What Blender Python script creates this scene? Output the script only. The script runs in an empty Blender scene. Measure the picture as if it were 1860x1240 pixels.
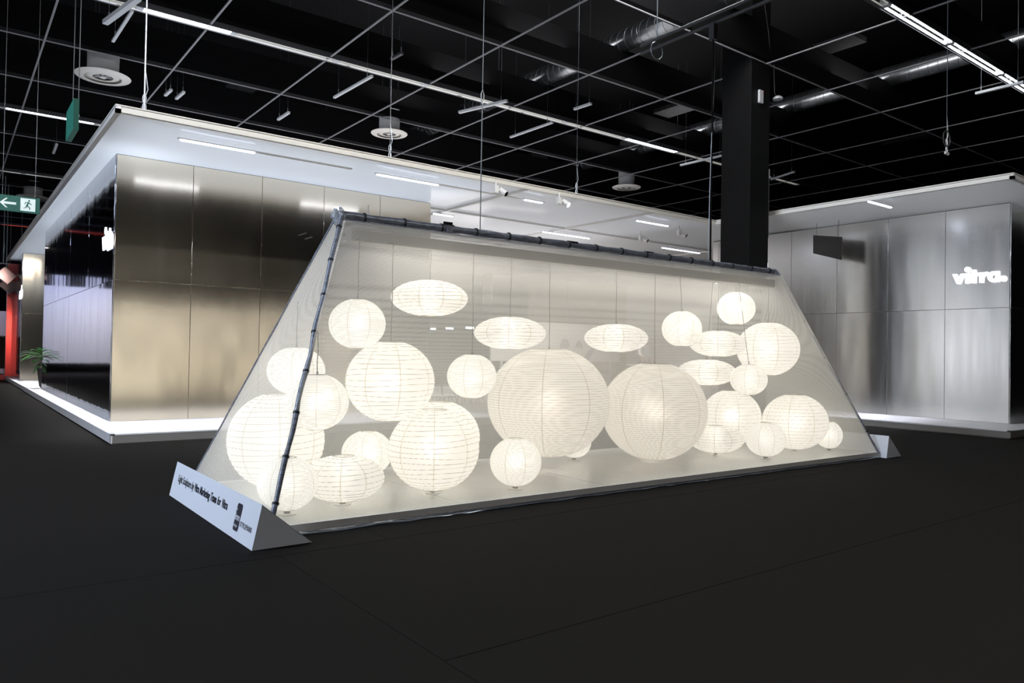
import bpy, math, random
from mathutils import Vector, Matrix
random.seed(4)
C = bpy.context.scene.collection
SC = bpy.context.scene
S = 1.2                      # all plan numbers below are in units of the camera height; S turns them into metres
PI = math.pi

# ------------------------------------------------------------------ camera
F, YAW, PIT, ROL = 1350.98632, 0.92028337, 0.01578284, 0.017178
fw = Vector((math.cos(YAW)*math.cos(PIT), math.sin(YAW)*math.cos(PIT), math.sin(PIT)))
r0 = Vector((math.sin(YAW), -math.cos(YAW), 0)); u0 = r0.cross(fw)
rt = math.cos(ROL)*r0 + math.sin(ROL)*u0
up = -math.sin(ROL)*r0 + math.cos(ROL)*u0
cam = bpy.data.cameras.new('camera'); co = bpy.data.objects.new('camera', cam); C.objects.link(co)
cam.lens = F/1860*36; cam.sensor_width = 36; cam.clip_end = 300
m = Matrix((rt, up, -fw)).transposed().to_4x4(); m.translation = Vector((0, 0, S)); co.matrix_world = m
SC.camera = co

# ------------------------------------------------------------------ world, exposure, large lights
w = bpy.data.worlds.new('hall_dark'); SC.world = w; w.use_nodes = True
w.node_tree.nodes['Background'].inputs[0].default_value = (0.75, 0.85, 1, 1)
w.node_tree.nodes['Background'].inputs[1].default_value = 0.012
SC.view_settings.view_transform = 'Standard'; SC.view_settings.look = 'None'
SC.view_settings.exposure = 0.0; SC.view_settings.gamma = 1; SC.view_settings.use_curve_mapping = False
SC.cycles.max_bounces = 10; SC.cycles.transparent_max_bounces = 24; SC.cycles.diffuse_bounces = 4
SC.cycles.glossy_bounces = 5; SC.cycles.sample_clamp_indirect = 4

def area(name, loc, size, power, col=(1, 1, 1), target=None, shape='RECTANGLE', spread=PI, parent=None):
    l = bpy.data.lights.new(name, 'AREA'); l.shape = shape; l.size = size[0]*S; l.size_y = size[1]*S
    l.energy = power; l.color = col; l.spread = spread
    o = bpy.data.objects.new(name, l); C.objects.link(o); o.location = Vector(loc)*S
    d = Vector(target or (0, 0, -1))
    o.rotation_euler = d.to_track_quat('-Z', 'Y').to_euler()
    if parent: o.parent = parent; o.location = Vector(loc)*S - parent.location
    return o

COOL = (0.80, 0.88, 1.0); WARM = (1.0, 0.95, 0.88)
# unseen area lights added above the stretched film roof (they light film and hall ceiling)
area('film_fill', (3.6, 13.5, 4.0), (3.8, 7), 150, COOL)
area('film_fill', (3.8, 9.4, 3.66), (4.6, 2.0), 42, COOL)
area('film_fill', (1.75, 17, 3.7), (.8, 15), 75, COOL)
area('film_fill', (9.0, 15.5, 4.1), (5.5, 9), 90, WARM)
area('film_fill', (8.3, 10.1, 3.72), (4.4, 3.0), 28, (.95, .95, 1))
area('grid_fill', (8, 15, 4.15), (12, 9), 230, (0.92, 0.93, 1.0), (0, 0, 1))  # unseen fill added to brighten the ceiling grid from below
# overhead hall light and stand lights, among them unseen fills added for brightness
area('overhead_light', (-3.5, 5.0, 5.2), (0.5, 6), 800, (0.72, 0.83, 1.0), (0.85, -0.05, -1))
area('overhead_light', (4.5, -3.0, 7.4), (9, 1.0), 800, (1, 0.97, 0.93))  # unseen fill, set high to brighten the front roof rim
area('overhead_light', (7.4, 5.8, 7.4), (1, 4), 420, (1, 1, 1), (1, 0, -.9))  # unseen fill added to brighten the right roof rim
area('rim_fill', (3.5, 4.7, 5.45), (7, .1), 95, (1, .98, .95), (0, 1, -.55), spread=1.6)  # no fixture of its own; added to lift the front rim
area('stand_wall_wash', (-6.0, 14, 3.3), (0.5, 9), 1700, (0.85, 0.90, 1.0), (-0.8, 0, -0.7))  # unseen, added so the right steel wall mirrors a bright stand
area('stand_wall_wash', (-.8, 29.5, 3.6), (3.5, .5), 110, (0.33, 0.46, 1.0), (0, .7, -.6))
area('interior_fill', (9.5, 12.3, 3.15), (6, 2.5), 330, WARM, spread=1.9)  # unseen fill added under the film to brighten the interior
area('film_upfill', (9.0, 14.2, 2.3), (5, 1.0), 110, (1, .95, .92), (0, -.25, 1))  # floating unseen fill, added to light the film from below
area('film_upfill', (8.4, 11.6, 1.95), (4.5, 2), 42, (.96, .96, 1), (0, 0, 1))  # second added fill below the film

area('stand_wall_wash', (3, -8.0, 3.3), (10, 0.5), 420, (1, 0.95, 0.88), (0, -0.8, -0.7))
area('stand_wall_wash', (-6.0, 2, 3.3), (0.5, 8), 520, (0.95, 0.96, 1.0), (-0.8, 0, -0.7))  # unseen, added to brighten the nearer left stand wall

# ------------------------------------------------------------------ projection helpers (pixel of the 1860x1240 photo -> place in the hall)
def ray(x, y): return fw*F + rt*(x-930) - up*(y-620)
def atz(x, y, z): d = ray(x, y); return Vector((0, 0, 1)) + d*((z-1)/d.z)
def atx(x, y, X): d = ray(x, y); return Vector((0, 0, 1)) + d*(X/d.x)
def aty(x, y, Y): d = ray(x, y); return Vector((0, 0, 1)) + d*(Y/d.y)
def depth(p): return (Vector(p)-Vector((0, 0, 1))).dot(fw)

# ------------------------------------------------------------------ materials
def mat(name, col=(0.8, 0.8, 0.8), rough=0.5, metal=0.0, emit=None, es=1.0, spec=0.5):
    m = bpy.data.materials.new(name); m.use_nodes = True; b = m.node_tree.nodes['Principled BSDF']
    b.inputs['Base Color'].default_value = (*col, 1); b.inputs['Roughness'].default_value = rough
    b.inputs['Metallic'].default_value = metal; b.inputs['Specular IOR Level'].default_value = spec
    if emit: b.inputs['Emission Color'].default_value = (*emit, 1); b.inputs['Emission Strength'].default_value = es
    return m
def nd(m, t, **k):
    n = m.node_tree.nodes.new(t)
    for a, v in k.items(): setattr(n, a, v)
    return n
def lk(m, a, b): m.node_tree.links.new(a, b)
def noisy(m, scale=20, lo=0.8, hi=1.15, bump=0.0, stretch=(1, 1, 1), rlo=None, rhi=None, detail=6, coord='Object'):
    b = m.node_tree.nodes['Principled BSDF']; c = b.inputs['Base Color'].default_value[:]
    tc = nd(m, 'ShaderNodeTexCoord'); mp = nd(m, 'ShaderNodeMapping'); mp.inputs['Scale'].default_value = stretch
    n = nd(m, 'ShaderNodeTexNoise'); n.inputs['Scale'].default_value = scale; n.inputs['Detail'].default_value = detail
    lk(m, tc.outputs[coord], mp.inputs[0]); lk(m, mp.outputs[0], n.inputs['Vector'])
    r = nd(m, 'ShaderNodeValToRGB'); r.color_ramp.elements[0].position = .3; r.color_ramp.elements[1].position = .7
    r.color_ramp.elements[0].color = (*[x*lo for x in c[:3]], 1); r.color_ramp.elements[1].color = (*[min(1, x*hi) for x in c[:3]], 1)
    lk(m, n.outputs['Fac'], r.inputs[0]); lk(m, r.outputs[0], b.inputs['Base Color'])
    if rlo is not None:
        q = nd(m, 'ShaderNodeMapRange'); q.inputs[3].default_value = rlo; q.inputs[4].default_value = rhi
        lk(m, n.outputs['Fac'], q.inputs[0]); lk(m, q.outputs[0], b.inputs['Roughness'])
    if bump:
        bp = nd(m, 'ShaderNodeBump'); bp.inputs['Strength'].default_value = bump; bp.inputs['Distance'].default_value = .01
        lk(m, n.outputs['Fac'], bp.inputs['Height']); lk(m, bp.outputs[0], b.inputs['Normal'])
    return m

def steel_mat(name, col, rough, aniso, wave=0.05, fine=.02, fq=90):
    m = mat(name, col, rough, 1.0)
    b = m.node_tree.nodes['Principled BSDF']
    b.inputs['Anisotropic'].default_value = aniso; b.inputs['Anisotropic Rotation'].default_value = .25
    tg = nd(m, 'ShaderNodeTangent', direction_type='UV_MAP'); lk(m, tg.outputs[0], b.inputs['Tangent'])
    tc = nd(m, 'ShaderNodeTexCoord')
    mp = nd(m, 'ShaderNodeMapping'); mp.inputs['Scale'].default_value = (fq, 1.2 if fq > 20 else .3, 1)
    n = nd(m, 'ShaderNodeTexNoise'); n.inputs['Scale'].default_value = 2; n.inputs['Detail'].default_value = 3
    lk(m, tc.outputs['UV'], mp.inputs[0]); lk(m, mp.outputs[0], n.inputs['Vector'])
    q = nd(m, 'ShaderNodeMapRange'); q.inputs[3].default_value = rough-fine; q.inputs[4].default_value = rough+fine
    lk(m, n.outputs['Fac'], q.inputs[0]); lk(m, q.outputs[0], b.inputs['Roughness'])
    # the sheets are slightly buckled
    n2 = nd(m, 'ShaderNodeTexNoise'); n2.inputs['Scale'].default_value = 1.3; n2.inputs['Detail'].default_value = 1
    mp2 = nd(m, 'ShaderNodeMapping'); mp2.inputs['Scale'].default_value = (1.6, .35, 1)
    lk(m, tc.outputs['UV'], mp2.inputs[0]); lk(m, mp2.outputs[0], n2.inputs['Vector'])
    bp = nd(m, 'ShaderNodeBump'); bp.inputs['Strength'].default_value = 1; bp.inputs['Distance'].default_value = wave
    lk(m, n2.outputs['Fac'], bp.inputs['Height']); lk(m, bp.outputs[0], b.inputs['Normal'])
    return m

M = {}
M['steel'] = steel_mat('brushed_steel', (0.84, 0.76, 0.63), 0.135, 0.55, 0.010, .03)  # warm lantern reflection is partly put into this tint
M['steelright'] = steel_mat('brushed_steel_right', (0.86, 0.85, 0.83), 0.24, 0.4, 0.010, .05, 5)  # same steel; brighter neutral tint stands in for light on the right wall
M['mirror'] = steel_mat('polished_dark_steel', (0.42, 0.44, 0.50), 0.07, 0.5, 0.004, .02)
M['carpet'] = noisy(mat('black_carpet', (0.0135, 0.0118, 0.0102), 0.95, spec=.12), 320, .7, 1.3, .5)
M['plinth'] = noisy(mat('plinth_white', (0.74, 0.74, 0.77), 0.45), 5, .93, 1.03)
M['plinthside'] = noisy(mat('plinth_grey_felt', (0.22, 0.21, 0.20), 0.9), 220, .75, 1.2, .3)
M['white'] = mat('white_paint', (0.80, 0.79, 0.77), 0.45)
M['warmwhite'] = mat('white_lacquer_trim', (0.72, 0.69, 0.63), 0.4)
M['black'] = mat('black_paint', (0.0035, 0.0035, 0.004), 0.7, spec=.1)
M['coal'] = noisy(mat('dark_ceiling_panel', (0.016, 0.016, 0.017), 0.8, spec=.1), 12, .7, 1.3)
M['column'] = noisy(mat('black_column_paint', (0.005, 0.005, 0.0052), 0.6, spec=.12), 6, .8, 1.2)
M['grid'] = mat('grey_grid_steel', (0.26, 0.255, 0.27), 0.5)
M['duct'] = noisy(mat('galvanised_duct', (0.62, 0.64, 0.66), 0.28, 1.0), 9, .8, 1.1)
M['rail'] = mat('dark_channel', (0.05, 0.05, 0.055), 0.4, .3)
M['refl'] = mat('bright_reflector', (0.75, 0.75, 0.73), 0.16, 1.0)
M['alu'] = mat('light_grey_aluminium', (0.62, 0.63, 0.65), 0.4, .2)
M['tube'] = mat('lit_tube', (1, 1, 1), 0.5, emit=(0.86, 0.92, 1.0), es=9)
M['tubeoff'] = mat('unlit_tube_glow', (.9, .9, .85), 0.4, emit=(1, 0.96, 0.88), es=.24)  # unlit tubes; weak glow stands in for the rail's bright lines
M['lineglow'] = mat('cool_line_glow', (1, 1, 1), 0.5, emit=(0.74, 0.82, 1.0), es=6)
M['letter'] = mat('lit_letter', (1, 1, 1), 0.5, emit=(0.93, 0.95, 1.0), es=1.2)
M['pole'] = noisy(mat('film_wrapped_pole', (0.19, 0.21, 0.26), 0.28, .3), 14, .6, 1.5, .25, (1, 1, 4))
M['tape'] = mat('black_tape', (0.01, 0.011, 0.015), 0.5)
M['beam'] = mat('white_beam', (0.50, 0.48, 0.44), 0.5)
M['innerbeam'] = mat('shaded_inner_beam', (0.26, 0.25, 0.235), 0.5)  # white beam; its shaded side is put into this darker colour
M['signwhite'] = mat('sign_card', (0.80, 0.84, 0.93), 0.55)
M['ink'] = mat('black_print', (0.012, 0.013, 0.025), 0.6)
M['cord'] = mat('grey_brown_cord', (0.03, 0.026, 0.022), 0.7)
M['wire'] = mat('steel_wire', (0.22, 0.24, 0.25), 0.4, .8)
M['glint'] = mat('bright_wire', (0.8, 0.82, 0.85), 0.3, .5)
M['rib'] = mat('bamboo_rib', (0.34, 0.29, 0.20), 0.7)
M['foot'] = mat('brown_metal_foot', (0.035, 0.028, 0.022), 0.5)
M['green'] = mat('exit_green', (0.006, 0.10, 0.075), 0.4, emit=(0.01, 0.20, 0.15), es=.15)
M['exitwhite'] = mat('exit_white', (0.75, 0.8, 0.78), 0.4, emit=(0.8, 1, 0.95), es=.45)
M['leaf'] = noisy(mat('glossy_leaf', (0.05, 0.22, 0.035), 0.35), 8, .6, 1.5)
M['pot'] = mat('dark_pot', (0.05, 0.045, 0.04), 0.5)
M['red'] = mat('red_lacquer', (0.55, 0.06, 0.05), 0.4)
M['redtube'] = mat('red_tube', (1, .1, .1), 0.5, emit=(1, 0.10, 0.06), es=1.2)
M['skin'] = mat('skin', (0.55, 0.36, 0.27), 0.6)
M['hair'] = mat('brown_hair', (0.06, 0.035, 0.02), 0.6)
M['shirt'] = mat('white_shirt', (0.82, 0.82, 0.84), 0.8)
M['trousers'] = mat('dark_trousers', (0.03, 0.03, 0.04), 0.8)
M['greyfloor'] = noisy(mat('grey_stand_floor', (0.23, 0.22, 0.21), 0.35), 3, .92, 1.08)
M['pinkwall'] = mat('pale_pink_wall', (0.55, 0.42, 0.40), 0.8)
M['panelgrey'] = mat('grey_print', (0.42, 0.42, 0.42), 0.6)
M['plate'] = mat('dark_plate', (0.05, 0.047, 0.043), 0.35, .3)

def base_mat():
    m = mat('white_laminate_base', (0.74, 0.73, 0.69), 0.22)
    return noisy(m, 1.5, .96, 1.02, rlo=.16, rhi=.30)
M['base'] = base_mat()

def film_mat():
    m = bpy.data.materials.new('stretched_roof_film'); m.use_nodes = True; nt = m.node_tree; nt.nodes.clear()
    out = nd(m, 'ShaderNodeOutputMaterial')
    tr = nd(m, 'ShaderNodeBsdfTranslucent'); tr.inputs[0].default_value = (0.80, 0.82, 0.85, 1)
    df = nd(m, 'ShaderNodeBsdfDiffuse'); df.inputs[0].default_value = (0.78, 0.78, 0.80, 1)
    gl = nd(m, 'ShaderNodeBsdfGlossy'); gl.inputs[0].default_value = (1, 1, 1, 1); gl.inputs['Roughness'].default_value = 0.12
    tp = nd(m, 'ShaderNodeBsdfTransparent')
    a = nd(m, 'ShaderNodeMixShader'); a.inputs[0].default_value = .5
    b = nd(m, 'ShaderNodeMixShader'); b.inputs[0].default_value = .07
    c = nd(m, 'ShaderNodeMixShader'); c.inputs[0].default_value = 0.0
    lk(m, tr.outputs[0], a.inputs[1]); lk(m, df.outputs[0], a.inputs[2])
    lk(m, a.outputs[0], b.inputs[1]); lk(m, gl.outputs[0], b.inputs[2])
    lk(m, b.outputs[0], c.inputs[1]); lk(m, tp.outputs[0], c.inputs[2])
    lk(m, c.outputs[0], out.inputs[0]); return m
M['film'] = film_mat()

def scrim_mat(name, lo=-.85, period=.0055, col=(0.86, 0.84, 0.80)):
    """woven gauze: threads every few millimetres, open in between"""
    m = bpy.data.materials.new(name); m.use_nodes = True; nt = m.node_tree; nt.nodes.clear()
    out = nd(m, 'ShaderNodeOutputMaterial')
    tc = nd(m, 'ShaderNodeTexCoord'); sp = nd(m, 'ShaderNodeSeparateXYZ'); lk(m, tc.outputs['UV'], sp.inputs[0])
    outs = []
    for k in (0, 1):
        mu = nd(m, 'ShaderNodeMath', operation='MULTIPLY'); mu.inputs[1].default_value = 2*PI/period; lk(m, sp.outputs[k], mu.inputs[0])
        si = nd(m, 'ShaderNodeMath', operation='SINE'); lk(m, mu.outputs[0], si.inputs[0])
        mr = nd(m, 'ShaderNodeMapRange'); mr.inputs[1].default_value = lo+.30; mr.inputs[2].default_value = lo+.50
        mr.inputs[3].default_value = 0; mr.inputs[4].default_value = 1; lk(m, si.outputs[0], mr.inputs[0]); outs.append(mr)
    pr = nd(m, 'ShaderNodeMath', operation='MULTIPLY'); lk(m, outs[0].outputs[0], pr.inputs[0]); lk(m, outs[1].outputs[0], pr.inputs[1])
    tr = nd(m, 'ShaderNodeBsdfTranslucent'); tr.inputs[0].default_value = (*col, 1)
    df = nd(m, 'ShaderNodeBsdfDiffuse'); df.inputs[0].default_value = (*col, 1)
    tp = nd(m, 'ShaderNodeBsdfTransparent')
    a = nd(m, 'ShaderNodeMixShader'); a.inputs[0].default_value = .45
    lk(m, tr.outputs[0], a.inputs[1]); lk(m, df.outputs[0], a.inputs[2])
    b = nd(m, 'ShaderNodeMixShader'); mo = nd(m, 'ShaderNodeMath', operation='MULTIPLY'); mo.inputs[1].default_value = 1.0
    mo.use_clamp = True
    lk(m, pr.outputs[0], mo.inputs[0]); lk(m, mo.outputs[0], b.inputs[0])
    lk(m, a.outputs[0], b.inputs[1]); lk(m, tp.outputs[0], b.inputs[2]); lk(m, b.outputs[0], out.inputs[0]); return m
M['scrim'] = scrim_mat('white_gauze', -1.02)
M['scrimend'] = scrim_mat('white_gauze_end', -.78)

def plastic_mat():
    m = bpy.data.materials.new('clear_wrap'); m.use_nodes = True; nt = m.node_tree; nt.nodes.clear()
    out = nd(m, 'ShaderNodeOutputMaterial')
    gl = nd(m, 'ShaderNodeBsdfGlossy'); gl.inputs['Roughness'].default_value = .15; gl.inputs[0].default_value = (.9, .93, 1, 1)
    df = nd(m, 'ShaderNodeBsdfDiffuse'); df.inputs[0].default_value = (.6, .66, .75, 1)
    tp = nd(m, 'ShaderNodeBsdfTransparent')
    a = nd(m, 'ShaderNodeMixShader'); a.inputs[0].default_value = .5
    b = nd(m, 'ShaderNodeMixShader'); b.inputs[0].default_value = .4
    lk(m, gl.outputs[0], a.inputs[1]); lk(m, df.outputs[0], a.inputs[2])
    lk(m, a.outputs[0], b.inputs[1]); lk(m, tp.outputs[0], b.inputs[2]); lk(m, b.outputs[0], out.inputs[0]); return m
M['wrap'] = plastic_mat()

def paper_mat(name, col, e, ecol):
    """lit washi: scatters the bulb behind it, with a forward lobe so the bulb shows as a soft spot"""
    m = bpy.data.materials.new(name); m.use_nodes = True; nt = m.node_tree; nt.nodes.clear()
    out = nd(m, 'ShaderNodeOutputMaterial')
    tr = nd(m, 'ShaderNodeBsdfTranslucent'); tr.inputs[0].default_value = (*col, 1)
    df = nd(m, 'ShaderNodeBsdfDiffuse'); df.inputs[0].default_value = (*col, 1)
    rf = nd(m, 'ShaderNodeBsdfRefraction'); rf.inputs['IOR'].default_value = 1.45; rf.inputs['Roughness'].default_value = .75
    rf.inputs[0].default_value = (*col, 1)
    a = nd(m, 'ShaderNodeMixShader'); a.inputs[0].default_value = .35
    b = nd(m, 'ShaderNodeMixShader'); b.inputs[0].default_value = .065
    lk(m, tr.outputs[0], a.inputs[1]); lk(m, df.outputs[0], a.inputs[2])
    lk(m, a.outputs[0], b.inputs[1]); lk(m, rf.outputs[0], b.inputs[2])
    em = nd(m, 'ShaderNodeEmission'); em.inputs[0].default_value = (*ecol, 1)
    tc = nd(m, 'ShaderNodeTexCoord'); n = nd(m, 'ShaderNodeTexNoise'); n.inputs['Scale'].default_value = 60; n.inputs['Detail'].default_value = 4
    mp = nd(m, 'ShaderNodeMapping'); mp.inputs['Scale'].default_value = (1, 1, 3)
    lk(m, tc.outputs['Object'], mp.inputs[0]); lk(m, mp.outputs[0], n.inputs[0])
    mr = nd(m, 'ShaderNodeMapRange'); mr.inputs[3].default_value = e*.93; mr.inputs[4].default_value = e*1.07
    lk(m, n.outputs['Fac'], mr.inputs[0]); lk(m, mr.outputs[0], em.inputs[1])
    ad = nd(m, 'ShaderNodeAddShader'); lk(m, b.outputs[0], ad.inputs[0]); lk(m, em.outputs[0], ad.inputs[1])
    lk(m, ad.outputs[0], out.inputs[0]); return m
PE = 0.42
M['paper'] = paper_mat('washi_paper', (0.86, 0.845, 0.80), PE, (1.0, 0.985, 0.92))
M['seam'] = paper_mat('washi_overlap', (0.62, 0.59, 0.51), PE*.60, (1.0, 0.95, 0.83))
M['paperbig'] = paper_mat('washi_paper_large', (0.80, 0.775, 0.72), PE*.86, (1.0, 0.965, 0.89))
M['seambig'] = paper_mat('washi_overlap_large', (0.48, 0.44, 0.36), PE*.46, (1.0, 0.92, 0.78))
M['ribbig'] = mat('bamboo_rib_large', (0.28, 0.22, 0.15), 0.7)

# ------------------------------------------------------------------ mesh helpers
class MB:
    def __init__(s): s.v = []; s.f = []; s.mi = []; s.uv = []; s.smooth = False
    def add(s, vs, fs, mi=0, uvs=None):
        n = len(s.v); s.v += [tuple(x) for x in vs]
        for k, f in enumerate(fs):
            s.f.append([n+i for i in f]); s.mi.append(mi)
            s.uv.append(uvs[k] if uvs else None)
        return s
    def box(s, x0, y0, z0, x1, y1, z1, mi=0):
        a, b = (x0, y0, z0), (x1, y1, z1)
        x0, x1 = sorted((a[0], b[0])); y0, y1 = sorted((a[1], b[1])); z0, z1 = sorted((a[2], b[2]))
        vs = [(x, y, z) for z in (z0, z1) for y in (y0, y1) for x in (x0, x1)]
        return s.add(vs, [(0, 2, 3, 1), (4, 5, 7, 6), (0, 1, 5, 4), (2, 6, 7, 3), (0, 4, 6, 2), (1, 3, 7, 5)], mi)
    def bar(s, a, b, w, h, upv=(0, 0, 1), mi=0):
        a, b = Vector(a), Vector(b); d = (b-a).normalized(); u = Vector(upv)
        sd = d.cross(u); sd.normalize(); u = sd.cross(d).normalized()
        vs = [p + sd*(i*w/2) + u*(j*h/2) for p in (a, b) for i, j in ((-1, -1), (1, -1), (1, 1), (-1, 1))]
        return s.add(vs, [(3, 2, 1, 0), (4, 5, 6, 7), (0, 1, 5, 4), (1, 2, 6, 5), (2, 3, 7, 6), (3, 0, 4, 7)], mi)
    def tube(s, pts, r, n=8, mi=0, cap=True):
        pts = [Vector(p) for p in pts]; rr = r if isinstance(r, (list, tuple)) else [r]*len(pts)
        vs = []; pu = None
        for i, p in enumerate(pts):
            d = (pts[min(i+1, len(pts)-1)] - pts[max(i-1, 0)]).normalized()
            if pu is None: pu = d.orthogonal().normalized()
            pu = (pu - d*pu.dot(d)).normalized(); q = d.cross(pu)
            for k in range(n):
                a = 2*PI*k/n; vs.append(p + (pu*math.cos(a) + q*math.sin(a))*rr[i])
        fs = [(i*n+k, i*n+(k+1) % n, (i+1)*n+(k+1) % n, (i+1)*n+k) for i in range(len(pts)-1) for k in range(n)]
        if cap: fs += [tuple(range(n))[::-1], tuple((len(pts)-1)*n+k for k in range(n))]
        return s.add(vs, fs, mi)
    def lathe(s, c, prof, n=32, mi=0, cap=True):
        c = Vector(c); vs = [c + Vector((r*math.cos(2*PI*k/n), r*math.sin(2*PI*k/n), z)) for r, z in prof for k in range(n)]
        fs = [(i*n+k, i*n+(k+1) % n, (i+1)*n+(k+1) % n, (i+1)*n+k) for i in range(len(prof)-1) for k in range(n)]
        if cap: fs += [tuple(range(n))[::-1], tuple((len(prof)-1)*n+k for k in range(n))]
        return s.add(vs, fs, mi)
    def prism(s, pts, d, mi=0):
        d = Vector(d); n = len(pts); p = [Vector(q) for q in pts]
        vs = p + [q+d for q in p]
        return s.add(vs, [tuple(range(n))[::-1], tuple(range(n, 2*n))] + [(i, (i+1) % n, n+(i+1) % n, n+i) for i in range(n)], mi)
    def quad(s, a, b, c, d, uvs=None, mi=0): return s.add([a, b, c, d], [(0, 1, 2, 3)], mi, [uvs] if uvs else None)
    def build(s, name, m, parent=None, smooth=None, bevel=0):
        me = bpy.data.meshes.new(name); off = Vector((0, 0, 0))
        p = parent
        while p is not None: off += p.location; p = p.parent
        me.from_pydata([Vector(v)*S - off for v in s.v], [], s.f)
        for q in (m if isinstance(m, list) else [m]): me.materials.append(q)
        me.polygons.foreach_set('material_index', s.mi)
        if any(u for u in s.uv):
            l = me.uv_layers.new(name='UVMap')
            for pol, u in zip(me.polygons, s.uv):
                if u:
                    for li, t in zip(pol.loop_indices, u): l.data[li].uv = t
        if smooth: me.polygons.foreach_set('use_smooth', [True]*len(me.polygons))
        me.update(); o = bpy.data.objects.new(name, me); C.objects.link(o)
        if smooth and smooth is not True:
            md = o.modifiers.new('edges', 'EDGE_SPLIT'); md.split_angle = smooth
        if bevel:
            bv = o.modifiers.new('bevel', 'BEVEL'); bv.width = bevel; bv.segments = 2; bv.limit_method = 'ANGLE'
        if parent: o.parent = parent
        return o

def tag(o, label=None, cat=None, group=None, kind=None):
    if label: o['label'] = label
    if cat: o['category'] = cat
    if group: o['group'] = group
    if kind: o['kind'] = kind
    return o
def thing(name, loc, label, cat, group=None):
    o = bpy.data.objects.new(name, None); C.objects.link(o); o.location = Vector(loc)*S; o.empty_display_size = .1
    return tag(o, label, cat, group)
def struct(name, loc=(0, 0, 0), label=None):
    o = bpy.data.objects.new(name, None); C.objects.link(o); o.location = Vector(loc)*S; o['kind'] = 'structure'; o.empty_display_size = .1
    if label: o['label'] = label
    return o
def copy_tree(o, parent=None):
    c = o.copy(); C.objects.link(c)
    if parent: c.parent = parent
    for ch in list(o.children): copy_tree(ch, c)
    return c
def BX(*a, **k): return MB().box(*a, **k)

# ================================================================== SETTING: floor, ceiling, hall walls
XS = atz(650, 1100, 0).x; YS = atz(890, 1177, 0).y
fl = struct('floor', label='black carpeted hall floor with faint sheet seams')
g = .0012
def sheet(x0, y0, x1, y1):
    BX(x0+g, y0+g, -.03, x1-g, y1-g, 0).build('carpet_sheet', M['carpet'], fl, bevel=.003)
sheet(-16, -14, XS, 3.55); sheet(-16, 3.55, 1.9, 36); sheet(XS, -14, 30, YS); sheet(XS, YS, 30, 3.55); sheet(1.9, 3.55, 30, 36)
BX(-16, -14, -.06, 30, 36, -.035).build('underlay', M['black'], fl)

ZG = 5.6
ce = struct('ceiling', label='black hall ceiling with a square grid of thin grey bars')
BX(-16, -14, 7.6, 30, 36, 7.7).build('ceiling_slab', M['black'], ce)
gx = [1.08+1.81*k for k in range(-6, 14)]; gy = [6.85+2.12*k for k in range(-5, 13)]
for x in gx: BX(x-.013, -4, ZG-.008, x+.013, 33, ZG+.008).build('grid_bar', M['grid'], ce)
RAILY = [4.73, 11.09, 17.45, 23.81]
for y in gy:
    if min(abs(y-r) for r in RAILY) > .1: BX(-10, y-.008, ZG-.007, 25, y+.008, ZG+.009).build('cross_bar', M['grid'], ce)
for y in gy: BX(-10, y-.02, ZG+.06, 25, y+.12, ZG+.62).build('ceiling_beam', M['black'], ce)
# dull grey acoustic baffles hung inside single cells
for (px, py, a, b) in ((1170, 255, 1.15, .5), (960, 290, 1.0, .5), (430, 165, 1.1, .55), (1240, 195, 1.2, .5), (560, 60, 1.0, .5), (240, 330, .9, .4), (1480, 95, 1.6, .4), (1420, 300, .9, .4), (1180, 345, .8, .4), (1650, 255, 1.1, .35), (130, 60, .9, .4), (500, 280, .9, .4), (790, 300, .9, .4), (1300, 165, .9, .4)):
    p = atz(px, py, 6.25)
    BX(p.x-b/2, p.y-a/2, 6.22, p.x+b/2, p.y+a/2, 6.30).build('acoustic_baffle', M['coal'], ce)

wb = struct('wall_back', label='dark far wall of the hall')
BX(-16, 36, 0, 30, 36.3, 7.6).build('wall_face', M['black'], wb)
wr = struct('wall_far_right', label='dark right wall of the hall'); BX(30, -14, 0, 30.3, 36, 7.6).build('wall_face', M['black'], wr)
wl = struct('wall_far_left', label='dark left wall of the hall'); BX(-16.3, -14, 0, -16, 36, 7.6).build('wall_face', M['black'], wl)
wf = struct('wall_front', label='dark wall of the hall behind the viewpoint'); BX(-16, -14.3, 0, 30, -14, 7.6).build('wall_face', M['black'], wf)
# unseen stands across the aisles (behind and left of the viewpoint), mirrored in the steel cladding
nb = struct('wall_reflected_left', label='unseen white stand walls added across the left aisle for the steel to mirror')  # added out of view as something bright for the right steel wall
BX(-7.6, 9.5, 0, -7.4, 19, 2.9).build('stand_wall', M['white'], nb)
BX(-7.6, -2, 0, -7.4, 6.2, 2.7).build('stand_wall', M['white'], nb)
BX(-7.6, 21.5, 0.5, -7.4, 27, 2.2).build('stand_wall', M['white'], nb)
nv = struct('wall_neighbour_far', label='blue lit stand wall far down the left aisle')
for k_ in range(9): BX(-2.6+k_*.38, 32, .35, -2.6+k_*.38+.34, 32.2+.0, 3.2 if k_ % 3 else 3.6).build('stand_wall', M['white'], nv)
nf = struct('wall_neighbour_front', label='white stand walls across the front aisle')
BX(-3, -9.6, 0, 2.4, -9.4, 2.6).build('stand_wall', M['white'], nf)
BX(3.3, -9.6, 0, 9.5, -9.4, 2.3).build('stand_wall', M['white'], nf)

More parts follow.
